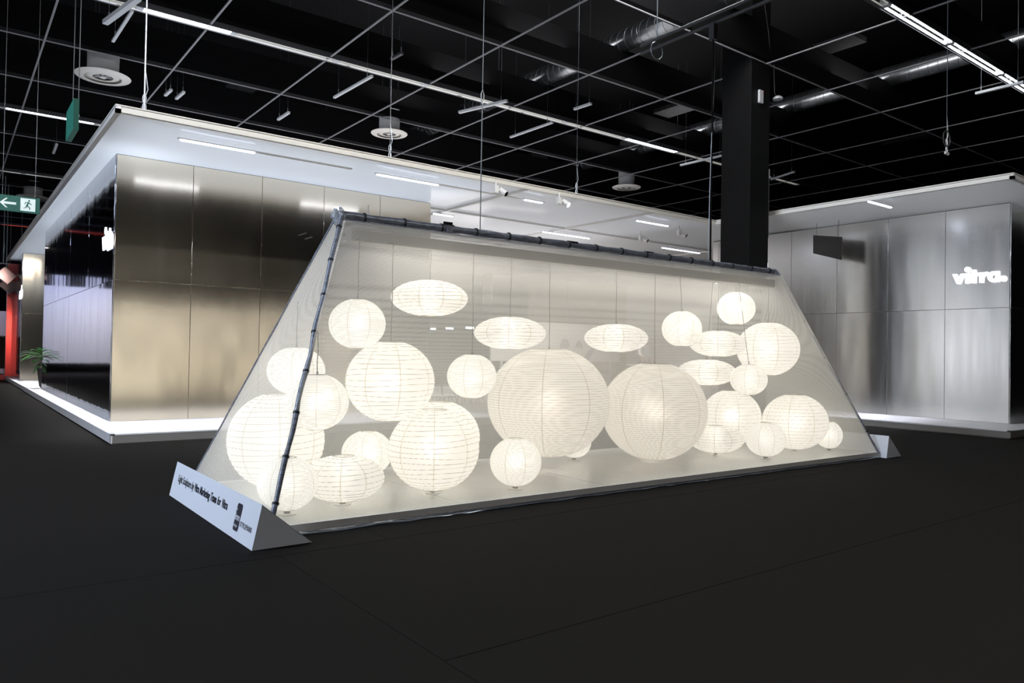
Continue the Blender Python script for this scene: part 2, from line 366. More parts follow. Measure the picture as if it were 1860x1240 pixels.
# ================================================================== STEEL CLAD STAND
PZ = .10
def panel(parent, o, du, dv, w, h, t, m, jit=True):
    """sheet of steel: o lower left corner, du across, dv up; a shallow folded edge all round"""
    o, du, dv = Vector(o), Vector(du), Vector(dv); n = du.cross(dv)
    e = .004; j = random.uniform(-.0012, .0012) if jit else 0
    a = [o+du*x+dv*y+n*(t+j) for x, y in ((e, e), (w-e, e), (w-e, h-e), (e, h-e))]
    b = [o+du*x+dv*y+n*(t-.004) for x, y in ((.0015, .0015), (w-.0015, .0015), (w-.0015, h-.0015), (.0015, h-.0015))]
    c = [o+du*x+dv*y for x, y in ((.0015, .0015), (w-.0015, .0015), (w-.0015, h-.0015), (.0015, h-.0015))]
    ox = random.random()*7
    uv = [(ox+x*S, y*S) for x, y in ((0, 0), (w, 0), (w, h), (0, h))]
    b_ = MB().add(a+b+c, [(0, 1, 2, 3)] + [(4+i, 4+(i+1) % 4, (i+1) % 4, i) for i in range(4)] + [(8+i, 8+(i+1) % 4, 4+(i+1) % 4, 4+i) for i in range(4)],
                  0, [uv]+[uv]*8)
    return b_.build('steel_panel', m, parent)
def clad(name, label, o, du, total, z0, zj, z1, pw, m, core):
    w = struct(name, o, label)
    core.build('wall_core', M['plate'], w)
    n = max(1, round(total/pw)); pw = total/n; du = Vector(du)
    for i in range(n):
        a = Vector(o)+du*(i*pw)
        panel(w, (a.x, a.y, z0), du, (0, 0, 1), pw, zj-z0, .012, m); panel(w, (a.x, a.y, zj), du, (0, 0, 1), pw, z1-zj, .012, m)
    return w
CZ = 3.33
BXL, BYL, BXR, BYR = 1.585, 10.0, 5.97, 17.9          # closed cabin on the left
clad('wall_left_front', 'brushed steel cabin front facing the aisle, left of the light sculpture', (BXL, BYL, 0), (1, 0, 0), BXR-BXL, PZ, 1.8, CZ-.015, .877, M['steel'],
     BX(BXL+.01, BYL, PZ, BXR-.01, BYL+.06, CZ-.01))
ws = clad('wall_left_side', 'polished dark steel cabin side carrying a lit sign', (BXL, BYR, 0), (0, -1, 0), BYR-BYL, PZ, 1.8, CZ-.015, 1.9, M['mirror'],
     BX(BXL, BYL+.001, PZ, BXL+.06, BYR, CZ-.01))
bk = struct('wall_left_cabin_inner', (BXR, BYL, 0), 'dark inner flank of the steel cabin')
BX(BXR-.06, BYL+.07, PZ, BXR, BYR, CZ-.01).build('wall_face', M['plate'], bk)
# second cabin farther along the side aisle: one lit steel front and a mirrored side
XB = 1.50; YB2 = 22.4
clad('wall_left_second_front', 'narrow brushed steel front of the second cabin beyond the recess', (XB, YB2, 0), (1, 0, 0), 1.4, PZ, 1.8, CZ-.015, 1.4, M['steel'],
     BX(XB+.01, YB2, PZ, XB+1.4, YB2+.06, CZ-.01))
clad('wall_left_second_side', 'polished dark steel side of the second cabin', (XB, 25.6, 0), (0, -1, 0), 25.6-YB2, PZ, 1.8, CZ-.015, 1.6, M['mirror'],
     BX(XB, YB2+.001, PZ, XB+.06, 25.6, CZ-.01))
# right cabin
RX, RY, RY1 = 12.3, 4.22, 9.5
clad('wall_right_side', 'tall brushed steel wall with a lit sign at its near end', (RX, RY1, 0), (0, -1, 0), RY1-RY, PZ, 1.79, CZ-.015, .88, M['steelright'],
     BX(RX, RY+.001, PZ, RX+.06, RY1, CZ-.01))
clad('wall_right_front', 'brushed steel front right of the lit sign corner', (RX, RY, 0), (1, 0, 0), 7.0, PZ, 1.79, CZ-.015, .88, M['steelright'],
     BX(RX+.01, RY, PZ, RX+7, RY+.06, CZ-.01))

# plinth (L shaped platform), white top strip and grey felt face, a dark shadow gap below
pl = struct('trim_plinth', (1.35, 8.45, 0), 'low white edged platform the steel stand is built on')
PX0, PY0, PX1, PY1 = 1.345, 8.45, 10.95, 3.74
BX(PX0+.02, PY0+.02, .0, 20, 25.5, PZ-.006).build('platform_core', M['plinthside'], pl)
BX(PX1+.02, PY1+.02, .0, 20, PY0+.02, PZ-.006).build('platform_core', M['plinthside'], pl)
def stripx(x0, x1, y): 
    BX(x0, y, PZ-.006, x1, y+.045, PZ+.012).build('edge_strip', M['plinth'], pl, bevel=.004)
    BX(x0, y+.004, .015, x1, y+.02, PZ-.006).build('skirting', M['plinthside'], pl)
def stripy(x, y0, y1):
    BX(x, y0, PZ-.006, x+.045, y1, PZ+.012).build('edge_strip', M['plinth'], pl, bevel=.004)
    BX(x+.004, y0, .015, x+.02, y1, PZ-.006).build('skirting', M['plinthside' if x > 5 else 'plinth'], pl)
stripx(PX0, PX1, PY0); stripy(PX0, PY0, 25.5); stripy(PX1, PY1, PY0); stripx(PX1, 20, PY1)
BX(PX0+.045, PY0+.045, PZ-.006, BXR+.4, BYL, PZ).build('platform_top', M['plinth'], pl)
BX(PX0+.045, BYL, PZ-.006, BXL, 25.5, PZ).build('platform_top', M['plinth'], pl)
BX(BXL, BYR, PZ-.006, XB+1.4, YB2, PZ).build('platform_top', M['plinth'], pl)
BX(PX1+.045, PY1+.045, PZ-.006, RX, PY0+.045, PZ).build('platform_top', M['plinth'], pl)
BX(RX, PY1+.045, PZ-.006, 20, RY, PZ).build('platform_top', M['plinth'], pl)
BX(BXR+.4, PY0+.045, PZ-.006, 20, 25, PZ+.001).build('interior_floor', M['greyfloor'], pl)
# slim LED line that washes the white ledge (real light below the steel sheets)
BX(BXL, BYL-.03, PZ+.001, BXR, BYL-.012, PZ+.008).build('ledge_light', M['lineglow'], pl) if False else None

# roof of stretched film with a white lacquered rim
rf = struct('trim_roof', (1.28, 8.2, CZ), 'large flat roof of stretched white film with a white rim over the stand')
RX0, RY0_, RX1_, RY1_ = 1.28, 8.2, 10.68, 3.63
def rim(a, b, dx, dy, i=(0, 0)):
    # two stepped profile; (dx,dy) points inwards
    a, b = Vector(a), Vector(b)
    for (z0, z1, o0, o1) in ((CZ-.012, CZ+.022, 0, .05), (CZ+.022, CZ+.05, .006, .05), (CZ+.05, CZ+.062, -.004, .05)):
        x0, x1 = sorted((a.x+dx*o0, b.x+dx*o1)); y0, y1 = sorted((a.y+dy*o0, b.y+dy*o1))
        BX(x0, y0, z0, x1, y1, z1).build('rim_profile', M['warmwhite' if dy and a.x < 5 else 'white'], rf)
rim((RX0, RY0_), (RX1_, RY0_), 0, 1); rim((RX0, RY0_), (RX0, 25), 1, 0)
rim((RX1_, RY1_), (RX1_, RY0_), 1, 0); rim((RX1_, RY1_), (21, RY1_), 0, 1)
xs = [RX0+.05, 3.9, 6.5, 9.1, RX1_+.02, 13.4, 16.2, 21]; ys = [RY1_+.05, 5.9, RY0_+.02, 10.4, 13.0, 15.8, 18.6, 21.6, 25]
film = []
for i in range(len(xs)-1):
    for j in range(len(ys)-1):
        if ys[j] < RY0_ and xs[i] < RX1_: continue
        n = 8; vs = []
        for a in range(n+1):
            for b in range(n+1):
                u, v = a/n, b/n
                sag = .035*math.sin(PI*u)*math.sin(PI*v)
                vs.append((xs[i]+(xs[i+1]-xs[i])*u, ys[j]+(ys[j+1]-ys[j])*v, CZ+.02-sag*.6))
        q = MB().add(vs, [(a*(n+1)+b, a*(n+1)+b+1, (a+1)*(n+1)+b+1, (a+1)*(n+1)+b) for a in range(n) for b in range(n)])
        q.build('film_panel', M['film'], rf, smooth=True)
for x in (6.5, 9.1, 13.4, 16.2):
    BX(x-.02, (RY0_ if x < RX1_ else RY1_)+.05, CZ-.018, x+.02, 25, CZ+.016).build('roof_batten', M['white'], rf)
for y in (10.4, 13.0, 15.8, 18.6, 21.6):
    BX(BXR+.05, y-.02, CZ-.017, 21, y+.02, CZ+.017).build('roof_batten', M['white'], rf)

# interior of the open stand
ib = struct('wall_interior_back', (9, 19, PZ), 'grey back wall inside the open stand')
BX(BXR+.1, 21, PZ, 20, 21.1, CZ-.02).build('wall_face', mat('inner_grey', (.30, .29, .28), .5), ib)
p = aty(895, 497, 14); q = aty(1250, 533, 14)
isl = struct('wall_interior_island', (p.x, 14, PZ), 'steel clad partition inside the open stand')
BX(p.x, 14.01, PZ, q.x, 14.4, p.z).build('wall_core', M['plate'], isl)
nn = 6
for i in range(nn):
    panel(isl, (p.x+(q.x-p.x)*i/nn, 14.01, PZ), (1, 0, 0), (0, 0, 1), (q.x-p.x)/nn, p.z-PZ, .012, M['steel'])
rw = struct('wall_interior_right', (15, 10, PZ), 'pale wall at the right rear of the stand')
a = aty(1222, 430, 13)
BX(14.5, 9.9, PZ, 14.6, 16, CZ-.02).build('wall_face', M['white'], rw)


# ================================================================== LIGHT SCULPTURE (gauze tent full of paper lanterns)
def yfr(x): return 3.90-.0195*(x-1.42)          # front base line
DY = 1.54
XL, XR = 1.355, 7.60; RLX, RRX, RZ = 2.075, 6.92, 1.905
def ymid(x): return yfr(x)+DY/2
FL, FR = Vector((XL, yfr(XL), .05)), Vector((XR, yfr(XR), .05))
BL, BR = FL+Vector((0, DY, 0)), FR+Vector((0, DY, 0))
TL, TR = Vector((RLX, ymid(RLX), RZ)), Vector((RRX, ymid(RRX), RZ))
sc_ = thing('light_sculpture', (XL, yfr(XL), 0), 'long tent of translucent white gauze on a wrapped pole frame, standing on the black carpet', 'light sculpture')
# base: four laminate boards on a low frame
NB = 5
for i in range(NB):
    x0 = XL+(XR-XL)*i/NB+.0012; x1 = XL+(XR-XL)*(i+1)/NB-.0028
    for (u0, u1) in ((0.0, .5), (.5, 1.0)):
        a0, a1 = u0*DY+.001, u1*DY-.001
        MB().prism([(x0, yfr(x0)+a0, .03), (x1, yfr(x1)+a0, .03), (x1, yfr(x1)+a1, .03), (x0, yfr(x0)+a1, .03)], (0, 0, .02)).build('base_board', M['base'], sc_)
MB().prism([(XL+.01, yfr(XL)+.012, 0.002), (XR-.01, yfr(XR)+.012, 0.002), (XR-.01, yfr(XR)+DY-.01, 0.002), (XL+.01, yfr(XL)+DY-.01, 0.002)], (0, 0, .026)).build('base_frame', M['plate'], sc_)
# edge profiles carrying the gauze, with a crumpled clear wrap hanging below them at the front
for a, b in ((FL, FR), (FR, BR), (BR, BL), (BL, FL)):
    MB().bar(a+Vector((0, 0, -.012)), b+Vector((0, 0, -.012)), .016, .042).build('edge_profile', M['white'], sc_, bevel=.003)
n = 90; vs = []; 
for i in range(n+1):
    x = XL+.02+(XR-XL-.04)*i/n; y = yfr(x)
    j = random.uniform(-.004, .004)
    low = .004 + .006*math.sin(i*.55)**2 + (0.004 if i > 20 else 0)
    vs += [(x, y-.009, .020), (x, y-.014+j, .016+j*.3), (x, y-.013-j, .010), (x, y-.024+j*1.3, low*.5)]
MB().add(vs, [(i*4+k, (i+1)*4+k, (i+1)*4+k+1, i*4+k+1) for i in range(n) for k in range(3)]).build('hem_wrap', M['wrap'], sc_, smooth=True)

TW = .10     # half width of the gauze at the ridge
def gauze(name, a, b, c, d, m, n=16, bow=.0):
    """a-b bottom edge, d-c top edge"""
    a, b, c, d = map(Vector, (a, b, c, d)); nrm = (b-a).cross(d-a).normalized()
    du = (b-a).normalized(); dv = nrm.cross(du)
    vs = []; uv = []
    for i in range(n+1):
        for j in range(n+1):
            u, v = i/n, j/n; p = (a*(1-u)+b*u)*(1-v)+(d*(1-u)+c*u)*v
            uv.append(((p-a).dot(du)*S, (p-a).dot(dv)*S))
            vs.append(p - nrm*bow*math.sin(PI*u)*math.sin(PI*v))
    fs = [(i*(n+1)+j, (i+1)*(n+1)+j, (i+1)*(n+1)+j+1, i*(n+1)+j+1) for i in range(n) for j in range(n)]
    return MB().add(vs, fs, 0, [[uv[k] for k in f] for f in fs]).build(name, m, sc_, smooth=True)
ty = Vector((0, TW, 0)); o1 = Vector((0, .004, .003)); up1 = Vector((0, 0, -.048))
gauze('front_gauze', FL, FR, TR-ty+up1, TL-ty+up1, M['scrim'], bow=.012)
gauze('rear_gauze', BR, BL, TL+ty+up1, TR+ty+up1, M['scrim'], bow=.012)
gauze('left_gauze', BL, FL, TL-ty+up1, TL+ty+up1, M['scrimend'], bow=-.03)
gauze('right_gauze', FR, BR, TR+ty+up1, TR-ty+up1, M['scrimend'], bow=-.01)

# frame poles with tape bands
def pole(name, a, b, r, m, bands, parent=sc_, wob=.006, n=22, stretch=0):
    a, b = Vector(a), Vector(b); d = b-a; sd = d.cross(Vector((0, 0, 1))).normalized()
    pts = []; rr = []
    for i in range(n+1):
        t = i/n; k = math.sin(i*1.3)*wob*math.sin(PI*t)
        pts.append(a+d*t+sd*k); rr.append(r*(1+.12*math.sin(i*2.1)))
    o = MB().tube(pts, rr, 8).build(name, m, parent, smooth=.8)
    for k in range(bands):
        t = (k+.6)/bands; i = t*n; i0 = int(i); p = pts[i0].lerp(pts[min(n, i0+1)], i-i0)
        e = d.normalized()*.006
        MB().tube([p-e, p+e], r*1.28, 10).build('tape_band', M['tape'], o)
    return o
pole('front_left_pole', FL+Vector((.02, -.006, -.02)), TL+Vector((0, -TW*.4, 0)), .0155, M['pole'], 8)
pole('rear_left_pole', BL, TL+Vector((0, TW*.5, 0)), .006, M['pole'], 0, wob=.002)
pole('front_right_pole', FR+Vector((.0, -.006, -.01)), TR+Vector((0, -TW*.4, 0)), .0125, M['pole'], 5, wob=.008)
pole('rear_right_pole', BR, TR+Vector((0, TW*.5, 0)), .006, M['alu'], 0, wob=.003)
rp = pole('ridge_pole', TL+Vector((-.01, -.01, .0)), TR+Vector((.01, -.01, 0)), .027, M['pole'], 16, wob=.001, n=40)
pole('ridge_lath', TL+Vector((0, -.045, -.044)), TR+Vector((0, -.045, -.044)), .009, M['pole'], 0, wob=.004, n=40)
# crumpled wrap round the ridge ends
for (c, s_) in ((TL, 1), (TR, .62)):
    vs = []; nn, mm = 12, 9; 
    for j in range(mm+1):
        for i in range(nn):
            a_ = 2*PI*i/nn; b_ = PI*j/mm
            r = (.052+random.uniform(-.010, .010))*s_
            vs.append((c.x-.008+r*.9*math.sin(b_)*math.cos(a_), c.y-.01+r*math.sin(b_)*math.sin(a_), c.z-.012+r*1.15*math.cos(b_)))
    MB().add(vs, [(j*nn+i, j*nn+(i+1) % nn, (j+1)*nn+(i+1) % nn, (j+1)*nn+i) for j in range(mm) for i in range(nn)]).build('corner_wrap', M['wrap'], sc_)
# loose wrap along the ridge
vs = []; n = 70
for i in range(n+1):
    x = RLX+.05+(RRX-RLX-.1)*i/n; j = random.uniform(-.006, .006)
    vs += [(x, ymid(x)-.036, RZ-.028), (x, ymid(x)-.046+j, RZ-.048), (x, ymid(x)-.040-j, RZ-.075+j)]
MB().add(vs, [(i*3+k, (i+1)*3+k, (i+1)*3+k+1, i*3+k+1) for i in range(n) for k in range(2)]).build('ridge_wrap', M['wrap'], sc_, smooth=True)
# white inner beam; area lights added below it to brighten the gauze
BZ = RZ-.170
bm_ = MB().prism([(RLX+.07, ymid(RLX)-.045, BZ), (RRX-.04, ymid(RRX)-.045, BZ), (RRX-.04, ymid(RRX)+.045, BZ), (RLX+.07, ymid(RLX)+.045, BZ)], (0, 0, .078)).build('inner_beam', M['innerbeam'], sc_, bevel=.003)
for k in range(3):
    x = RLX+.9+k*1.5
    area('beam_fill', (x, ymid(x), BZ-.006), (1.45, .07), 9, WARM, parent=sc_)
# clamps and sockets on the ridge
for px in (816, 1040, 1176, 1355):
    q = aty(px, 420, ymid(4.5)); x = q.x; yy = ymid(x)
    c_ = BX(x-.045, yy-.03, RZ+.014, x+.045, yy+.005, RZ+.03).build('clamp', M['tape'], sc_)
    if px == 816:
        for t in (-.028, -.008, .012, .03): BX(x+t-.006, yy-.02, RZ+.03, x+t+.006, yy, RZ+.05).build('socket', M['black'], c_)
        BX(x-.03, yy-.05, RZ-.04, x+.02, yy-.02, RZ+.012).build('bracket', M['pole'], c_)
x = aty(669, 385, ymid(2.4)).x
MB().tube([(x, ymid(x), RZ+.01), (x, ymid(x), RZ+.095)], .0035, 6).build('rod', M['glint'], sc_)
x = aty(1395, 485, ymid(6.9)).x
MB().tube([(x, ymid(x), RZ+.01), (x, ymid(x), RZ+.085)], .0045, 6).build('rod', M['glint'], sc_)

# ---- lanterns.  style: fine = closely ribbed, wide = loosely ribbed
LAN = [
 # px, py, w, h, y, style, label
 (649, 588, 102, 88, 4.55, 'fine', 'small round finely ribbed lantern hanging nearest the dark front pole, top left'),
 (785, 541, 141, 64, 4.60, 'wide', 'flat oval lantern hanging highest of all, loosely ribbed'),
 (926, 605, 132, 58, 4.60, 'wide', 'flat oval lantern hanging just above the left giant lantern'),
 (1119, 614, 116, 50, 4.58, 'wide', 'flat oval lantern hanging between and above the two giant lanterns'),
 (1239, 597, 72, 63, 4.44, 'fine', 'small round lantern hanging left of the highest small one at the right end'),
 (1304, 624, 102, 46, 4.66, 'wide', 'flat oval lantern hanging left of the big loosely ribbed one near the right end'),
 (1337, 560, 68, 58, 4.55, 'fine', 'highest of the small round lanterns at the right end'),
 (1396, 634, 108, 92, 4.72, 'wide', 'big loosely ribbed round lantern hanging nearest the right slanted edge'),
 (1281, 676, 106, 46, 4.78, 'wide', 'flat oval lantern hanging just behind the right giant lantern'),
 (1360, 689, 66, 55, 4.32, 'fine', 'small round lantern hanging lowest at the right end'),
 (709, 692, 161, 142, 4.53, 'wide', 'big loosely ribbed round lantern hanging left of centre'),
 (857, 683, 90, 78, 4.60, 'fine', 'small round lantern hanging against the left side of the left giant lantern'),
 (996, 730, 222, 192, 4.60, 'big', 'largest lantern, a giant finely ribbed paper globe hanging at the centre'),
 (1188, 746, 190, 171, 4.57, 'big', 'right one of the two giant lanterns, low above the base'),
 (538, 673, 103, 84, 4.90, 'fine', 'small round lantern hanging behind the dark front pole, upper one of two'),
 (576, 730, 115, 99, 4.32, 'fine', 'round finely ribbed lantern hanging across the dark front pole, lower one of two'),
 (492, 822, 172, 166, 4.98, 'wide', 'big loosely ribbed lantern at the far left corner, behind the front pole'),
 (489, 870, 109, 96, 4.2, 'fine', 'round lantern standing in the front left corner by the sign board'),
 (623, 868, 150, 80, 0, 'wide', 'flat oval lantern standing on the base near the front left pole'),
 (667, 822, 92, 78, 0, 'fine', 'small round lantern standing behind the flat oval one, left half'),
 (807, 819, 169, 147, 4.18, 'wide', 'big loosely ribbed lantern standing at the front, left of centre'),
 (797, 795, 150, 128, 4.88, 'wide', 'lantern almost hidden behind the big standing one left of centre'),
 (940, 839, 94, 85, 0, 'fine', 'small round lantern standing in front of the left giant lantern'),
 (1043, 803, 62, 54, 0, 'fine', 'little lantern peeping out behind the foot of the left giant lantern'),
 (1300, 797, 100, 48, 0, 'wide', 'flat oval lantern standing by the right giant lantern'),
 (1327, 761, 106, 96, 4.90, 'wide', 'big loosely ribbed lantern standing behind the flat oval one, right half'),
 (1391, 793, 71, 60, 4.12, 'fine', 'small round lantern standing at the front of the right half'),
 (1444, 767, 115, 97, 4.30, 'wide', 'big loosely ribbed lantern standing near the right end'),
 (1506, 783, 46, 48, 4.13, 'fine', 'small lantern standing last in the right end, partly hidden'),
]
FLO = .0505
def lantern(px, py, w, h, y, style, label, idx):
    def ev(y):
        c = aty(px, py, y); d = depth(c); return c, w/2*d/F, h/2*d/F
    stand = idx >= 16
    k_ = 1.0
    if y == 0:
        lo, hi = 3, 7
        for _ in range(40):
            q = (lo+hi)/2; c, r, rz = ev(q)
            if c.z-rz > FLO+.027: lo = q
            else: hi = q
        y = q
    c, r, rz = ev(y)
    if stand: c.z = FLO+.027+rz
    # keep clear of the gauze: shift back, and trim the size when the tent is too narrow there
    sl = (DY/2-TW)/RZ
    for _ in range(12):
        def gap(yy):
            hz = r*math.sqrt(1+(sl*rz/r)**2)+.012
            return (yy-(yfr(c.x)+sl*(c.z-.055)))-hz, (yfr(c.x)+DY-sl*(c.z-.055)-yy)-hz
        f_, b_ = gap(c.y)
        if f_ >= 0 and b_ >= 0: break
        if f_+b_ < 0: r *= .985; rz *= .985
        c.y += (-f_ if f_ < 0 else b_)*.5 if f_+b_ >= 0 else (b_-f_)*.25
        if stand: c.z = FLO+.027+rz
    for (sx_, e_) in ((-1, (c.x-XL)-(RLX-XL)*(c.z-.055)/RZ), (1, (XR-c.x)-(XR-RRX)*(c.z-.055)/RZ)):
        need = r*.98-e_
        if need > 0: print('END', idx, sx_, round(need, 3)); c.x -= sx_*need
    flat = rz/r < .7
    big = style == 'big'
    N = {'fine': 34, 'big': 58, 'wide': (13 if flat else 20)}[style]
    rnd = random.Random(idx*7+3)
    t = thing('paper_lantern', (c.x, c.y, FLO if stand else c.z-rz), label, 'lantern', 'lit paper lanterns in the gauze tent')
    seams = 8 if not flat else 10
    seg = seams*(9 if big else 7)
    # angular positions: a narrow overlap strip at every seam
    ang = []; strip = []
    for s_ in range(seams):
        a0 = 2*PI*s_/seams + .13*idx
        wd = .008/r if style != 'fine' else .0055/r
        k = seg//seams - 1
        ang.append(a0-wd/2); strip.append(True); ang.append(a0+wd/2); strip.append(False)
        for q in range(1, k): ang.append(a0+wd/2+(2*PI/seams-wd)*q/k); strip.append(False)
    A = len(ang)
    lim = math.acos(.27) if not flat else math.acos(.26)  # latitude where the neck opening begins
    amp = {'fine': .10, 'big': .05, 'wide': .30}[style]
    ph = [rnd.uniform(0, 6.28) for _ in range(4)]
    def rowpos(k, a):
        u = (k + (a/(2*PI) % 1))/N
        wob = amp*(math.sin(2*a+ph[0]+k*.9)*.5+math.sin(3*a+ph[1]-k*1.7)*.35+math.sin(5*a+ph[2]+k*2.3)*.15)/N*math.sin(PI*min(1, max(0, k/N)))
        u = min(1, max(0, u+wob)); return -lim+2*lim*u
    def pt(lat, a, sc=1.0):
        return (c.x+r*math.cos(lat)*math.cos(a)*sc, c.y+r*math.cos(lat)*math.sin(a)*sc, c.z+rz*math.sin(lat)/math.sin(lim)*(1 if True else 1))
    ins = {'fine': .994, 'big': .994, 'wide': .985}[style]
    rows = []
    M_ = MB()
    # rows run as one helix: row k ends where row k+1 begins
    a_list = ang + [ang[0]+2*PI]
    base = ang[0]
    for k in range(-1, N+1):
        for sub in (0, .5):
            vs = []
            for a in a_list:
                kk = k+sub
                u = kk+(a-base)/(2*PI)
                wob = amp*(math.sin(2*a+ph[0]+k*.9)*.5+math.sin(3*a+ph[1]-k*1.7)*.35)*math.sin((a-base)/2)**.5 if (a-base) < 2*PI-1e-6 else 0
                u = min(N, max(0, u+wob)); lat = -lim+2*lim*u/N
                vs.append(pt(lat, a, ins if sub else 1.0))
            rows.append((k, sub, vs))
    L = len(a_list); vs = [v for r_ in rows for v in r_[2]]; M_.v = [tuple(v) for v in vs]
    for i in range(len(rows)-1):
        for j in range(L-1):
            f = (i*L+j, i*L+j+1, (i+1)*L+j+1, (i+1)*L+j)
            z = [M_.v[q][2] for q in f]
            if max(z)-min(z) < 1e-5: continue
            M_.f.append(list(f)); M_.mi.append(1 if strip[j % A] else 0); M_.uv.append(None)
    sh = M_.build('paper_shade', [M['paperbig'], M['seambig']] if big else [M['paper'], M['seam']], t, smooth=True)
    # spiral bamboo rib
    pts = []
    for k in range(-1, N+1):
        for j in range(L-1):
            v = rows[(k+1)*2][2][j]
            if not pts or (Vector(v)-Vector(pts[-1])).length > 1e-4: pts.append(v)
    tr_ = {'fine': .0008, 'big': .0013, 'wide': .0016}[style]
    rb = MB(); P = [Vector(p) for p in pts]; n = 3; vs = []
    for i, p in enumerate(P):
        rad = (p-Vector((c.x, c.y, p.z))).normalized(); upv = Vector((0, 0, 1))
        for k in range(n):
            a_ = 2*PI*k/n; vs.append(p+(rad*math.cos(a_)+upv*math.sin(a_))*tr_)
    rb.add(vs, [(i*n+k, i*n+(k+1) % n, (i+1)*n+(k+1) % n, (i+1)*n+k) for i in range(len(P)-1) for k in range(n)])
    rb.build('bamboo_rib', M['ribbig'] if big else M['rib'], t)
    # neck rings
    nr = r*math.cos(lim)
    for zz in (c.z+rz, c.z-rz):
        ring = [(c.x+nr*math.cos(2*PI*k/24), c.y+nr*math.sin(2*PI*k/24), zz) for k in range(25)]
        MB().tube(ring, .0022, 5).build('neck_ring', M['rib'], t)
    # wire armature inside holds the bulb
    MB().lathe((c.x, c.y, c.z-.03), [(.004, 0), (.02, .01), (.027, .03), (.02, .05), (.006, .058)], 12).build('bulb', M['tube'], t, smooth=True)
    if stand:
        FZ = c.z-rz
        MB().lathe((c.x, c.y, FLO), [(.052, 0), (.052, .004), (.012, .006), (.012, .01)], 24).build('foot_plate', M['beam'], t, smooth=.6)
        MB().tube([(c.x, c.y, FLO+.008), (c.x, c.y, c.z-.03)], .0075 if r > .2 else .006, 8).build('foot_stem', M['foot'], t)
        BX(c.x-.014, c.y-.014, FLO+.006, c.x+.014, c.y+.014, FZ+.012).build('foot_block', M['foot'], t)
    else:
        x2 = c.x+rnd.uniform(-.012, .012); y2 = max(min(c.y, ymid(c.x)+.13), ymid(c.x)-.13)
        MB().bar((x2, y2, BZ+.004), (x2, ymid(c.x)+.001, BZ+.004), .006, .006).build('cord_bracket', M['foot'], t)
        tz = BZ if RLX+.07 < c.x < RRX-.04 else None
        if tz is None:
            e = TL if c.x < 4 else TR
            x2 = max(RLX+.09, min(RRX-.06, c.x)); tz = BZ
            x2 = c.x; y2 = c.y
            t_ = (c.x-XL)/(RLX-XL) if c.x < 4 else (XR-c.x)/(XR-RRX)
            tz = RZ*min(1, t_)*.93
        cord = [Vector((c.x, c.y, c.z+rz-.01)).lerp(Vector((x2, y2, tz)), k/8) + Vector((.003*math.sin(k*1.1+idx), 0, 0))*math.sin(PI*k/8) for k in range(9)]
        MB().tube([(c.x, c.y, c.z+.025)]+cord, .0030, 6).build('cord', M['cord'], t)
        MB().lathe((c.x, c.y, c.z+rz-.004), [(.003, .03), (.006, .02), (.008, .0)][::-1], 10).build('cord_cap', M['foot'], t)
        MB().bar((c.x-nr, c.y, c.z+rz), (c.x+nr, c.y, c.z+rz), .003, .003).build('holder_wire', M['foot'], t)
    l = bpy.data.lights.new('bulb_light', 'POINT'); l.energy = LE*(r/.19)**2*(.85 if big else .55 if flat else 1); l.color = (1, .955, .86)
    l.shadow_soft_size = .035*S
    o = bpy.data.objects.new('bulb_light', l); C.objects.link(o); o.parent = t
    o.location = Vector((c.x, c.y-.0, c.z+.0))*S - t.location
    return c, r, rz
LE = 3.0
LPOS = []
for i, a in enumerate(LAN): LPOS.append(lantern(*a, i))
for i in range(len(LPOS)):
    for j in range(i):
        (a, ra, za), (b, rb_, zb) = LPOS[i], LPOS[j]; d = a-b
        q = (d.x/(ra+rb_))**2+(d.y/(ra+rb_))**2+(d.z/(za+zb))**2
        if q < 1: print('LANTERN OVERLAP', j, i, round(q, 2))

# ---- prism signs at both ends
def prism_sign(x0, y0, label):
    t = thing('prism_sign', (x0, y0, 0), label, 'sign')
    A_, B_, T_ = (0, 0), (.311, 0), (.047, .222)
    L_ = 1.705
    P = lambda q, y: Vector((x0+q[0], y0+y, q[1]+.002))
    th = .006
    # folded card: outer face, inner face, two ends
    MB().add([P(A_, 0), P(A_, L_), P(T_, L_), P(T_, 0)], [(3, 2, 1, 0)]).build('front_face', M['signwhite'], t).modifiers.new('t', 'SOLIDIFY').thickness = .004
    MB().add([P(T_, 0), P(T_, L_), P(B_, L_), P(B_, 0)], [(3, 2, 1, 0)]).build('rear_face', M['signwhite'], t).modifiers.new('t', 'SOLIDIFY').thickness = .004
    for y in (0.0005, L_-.005): MB().prism([P(A_, y)+Vector((.004, 0, 0)), P(B_, y)-Vector((.006, 0, 0)), P(T_, y)-Vector((0, 0, .006))], (0, .004, 0)).build('end_face', M['signwhite'], t)
    return t, A_, T_
FONT_B = None
def text(body, size, origin, du, dv, m, parent, name='lettering', bold=0.0, extr=.0006, sx=1.0, spacing=1.0, align='LEFT'):
    """flat lettering; origin = left end of the baseline (plan units), du = reading direction, dv = up"""
    cu = bpy.data.curves.new('txt', 'FONT'); cu.body = body; cu.size = size*S; cu.extrude = extr; cu.offset = bold
    cu.space_character = spacing; cu.align_x = align; cu.resolution_u = 3
    o = bpy.data.objects.new('txt', cu); C.objects.link(o)
    dg = bpy.context.evaluated_depsgraph_get(); me = bpy.data.meshes.new_from_object(o.evaluated_get(dg))
    bpy.data.objects.remove(o); bpy.data.curves.remove(cu)
    off = Vector((0, 0, 0)); p = parent
    while p is not None: off += p.location; p = p.parent
    du, dv = Vector(du).normalized(), Vector(dv).normalized(); dn = du.cross(dv)
    mt = Matrix((du*sx, dv, dn)).transposed().to_4x4(); mt.translation = Vector(origin)*S - off
    me.transform(mt); me.materials.clear(); me.materials.append(m); me.update()
    o = bpy.data.objects.new(name, me); C.objects.link(o); o.parent = parent
    return o
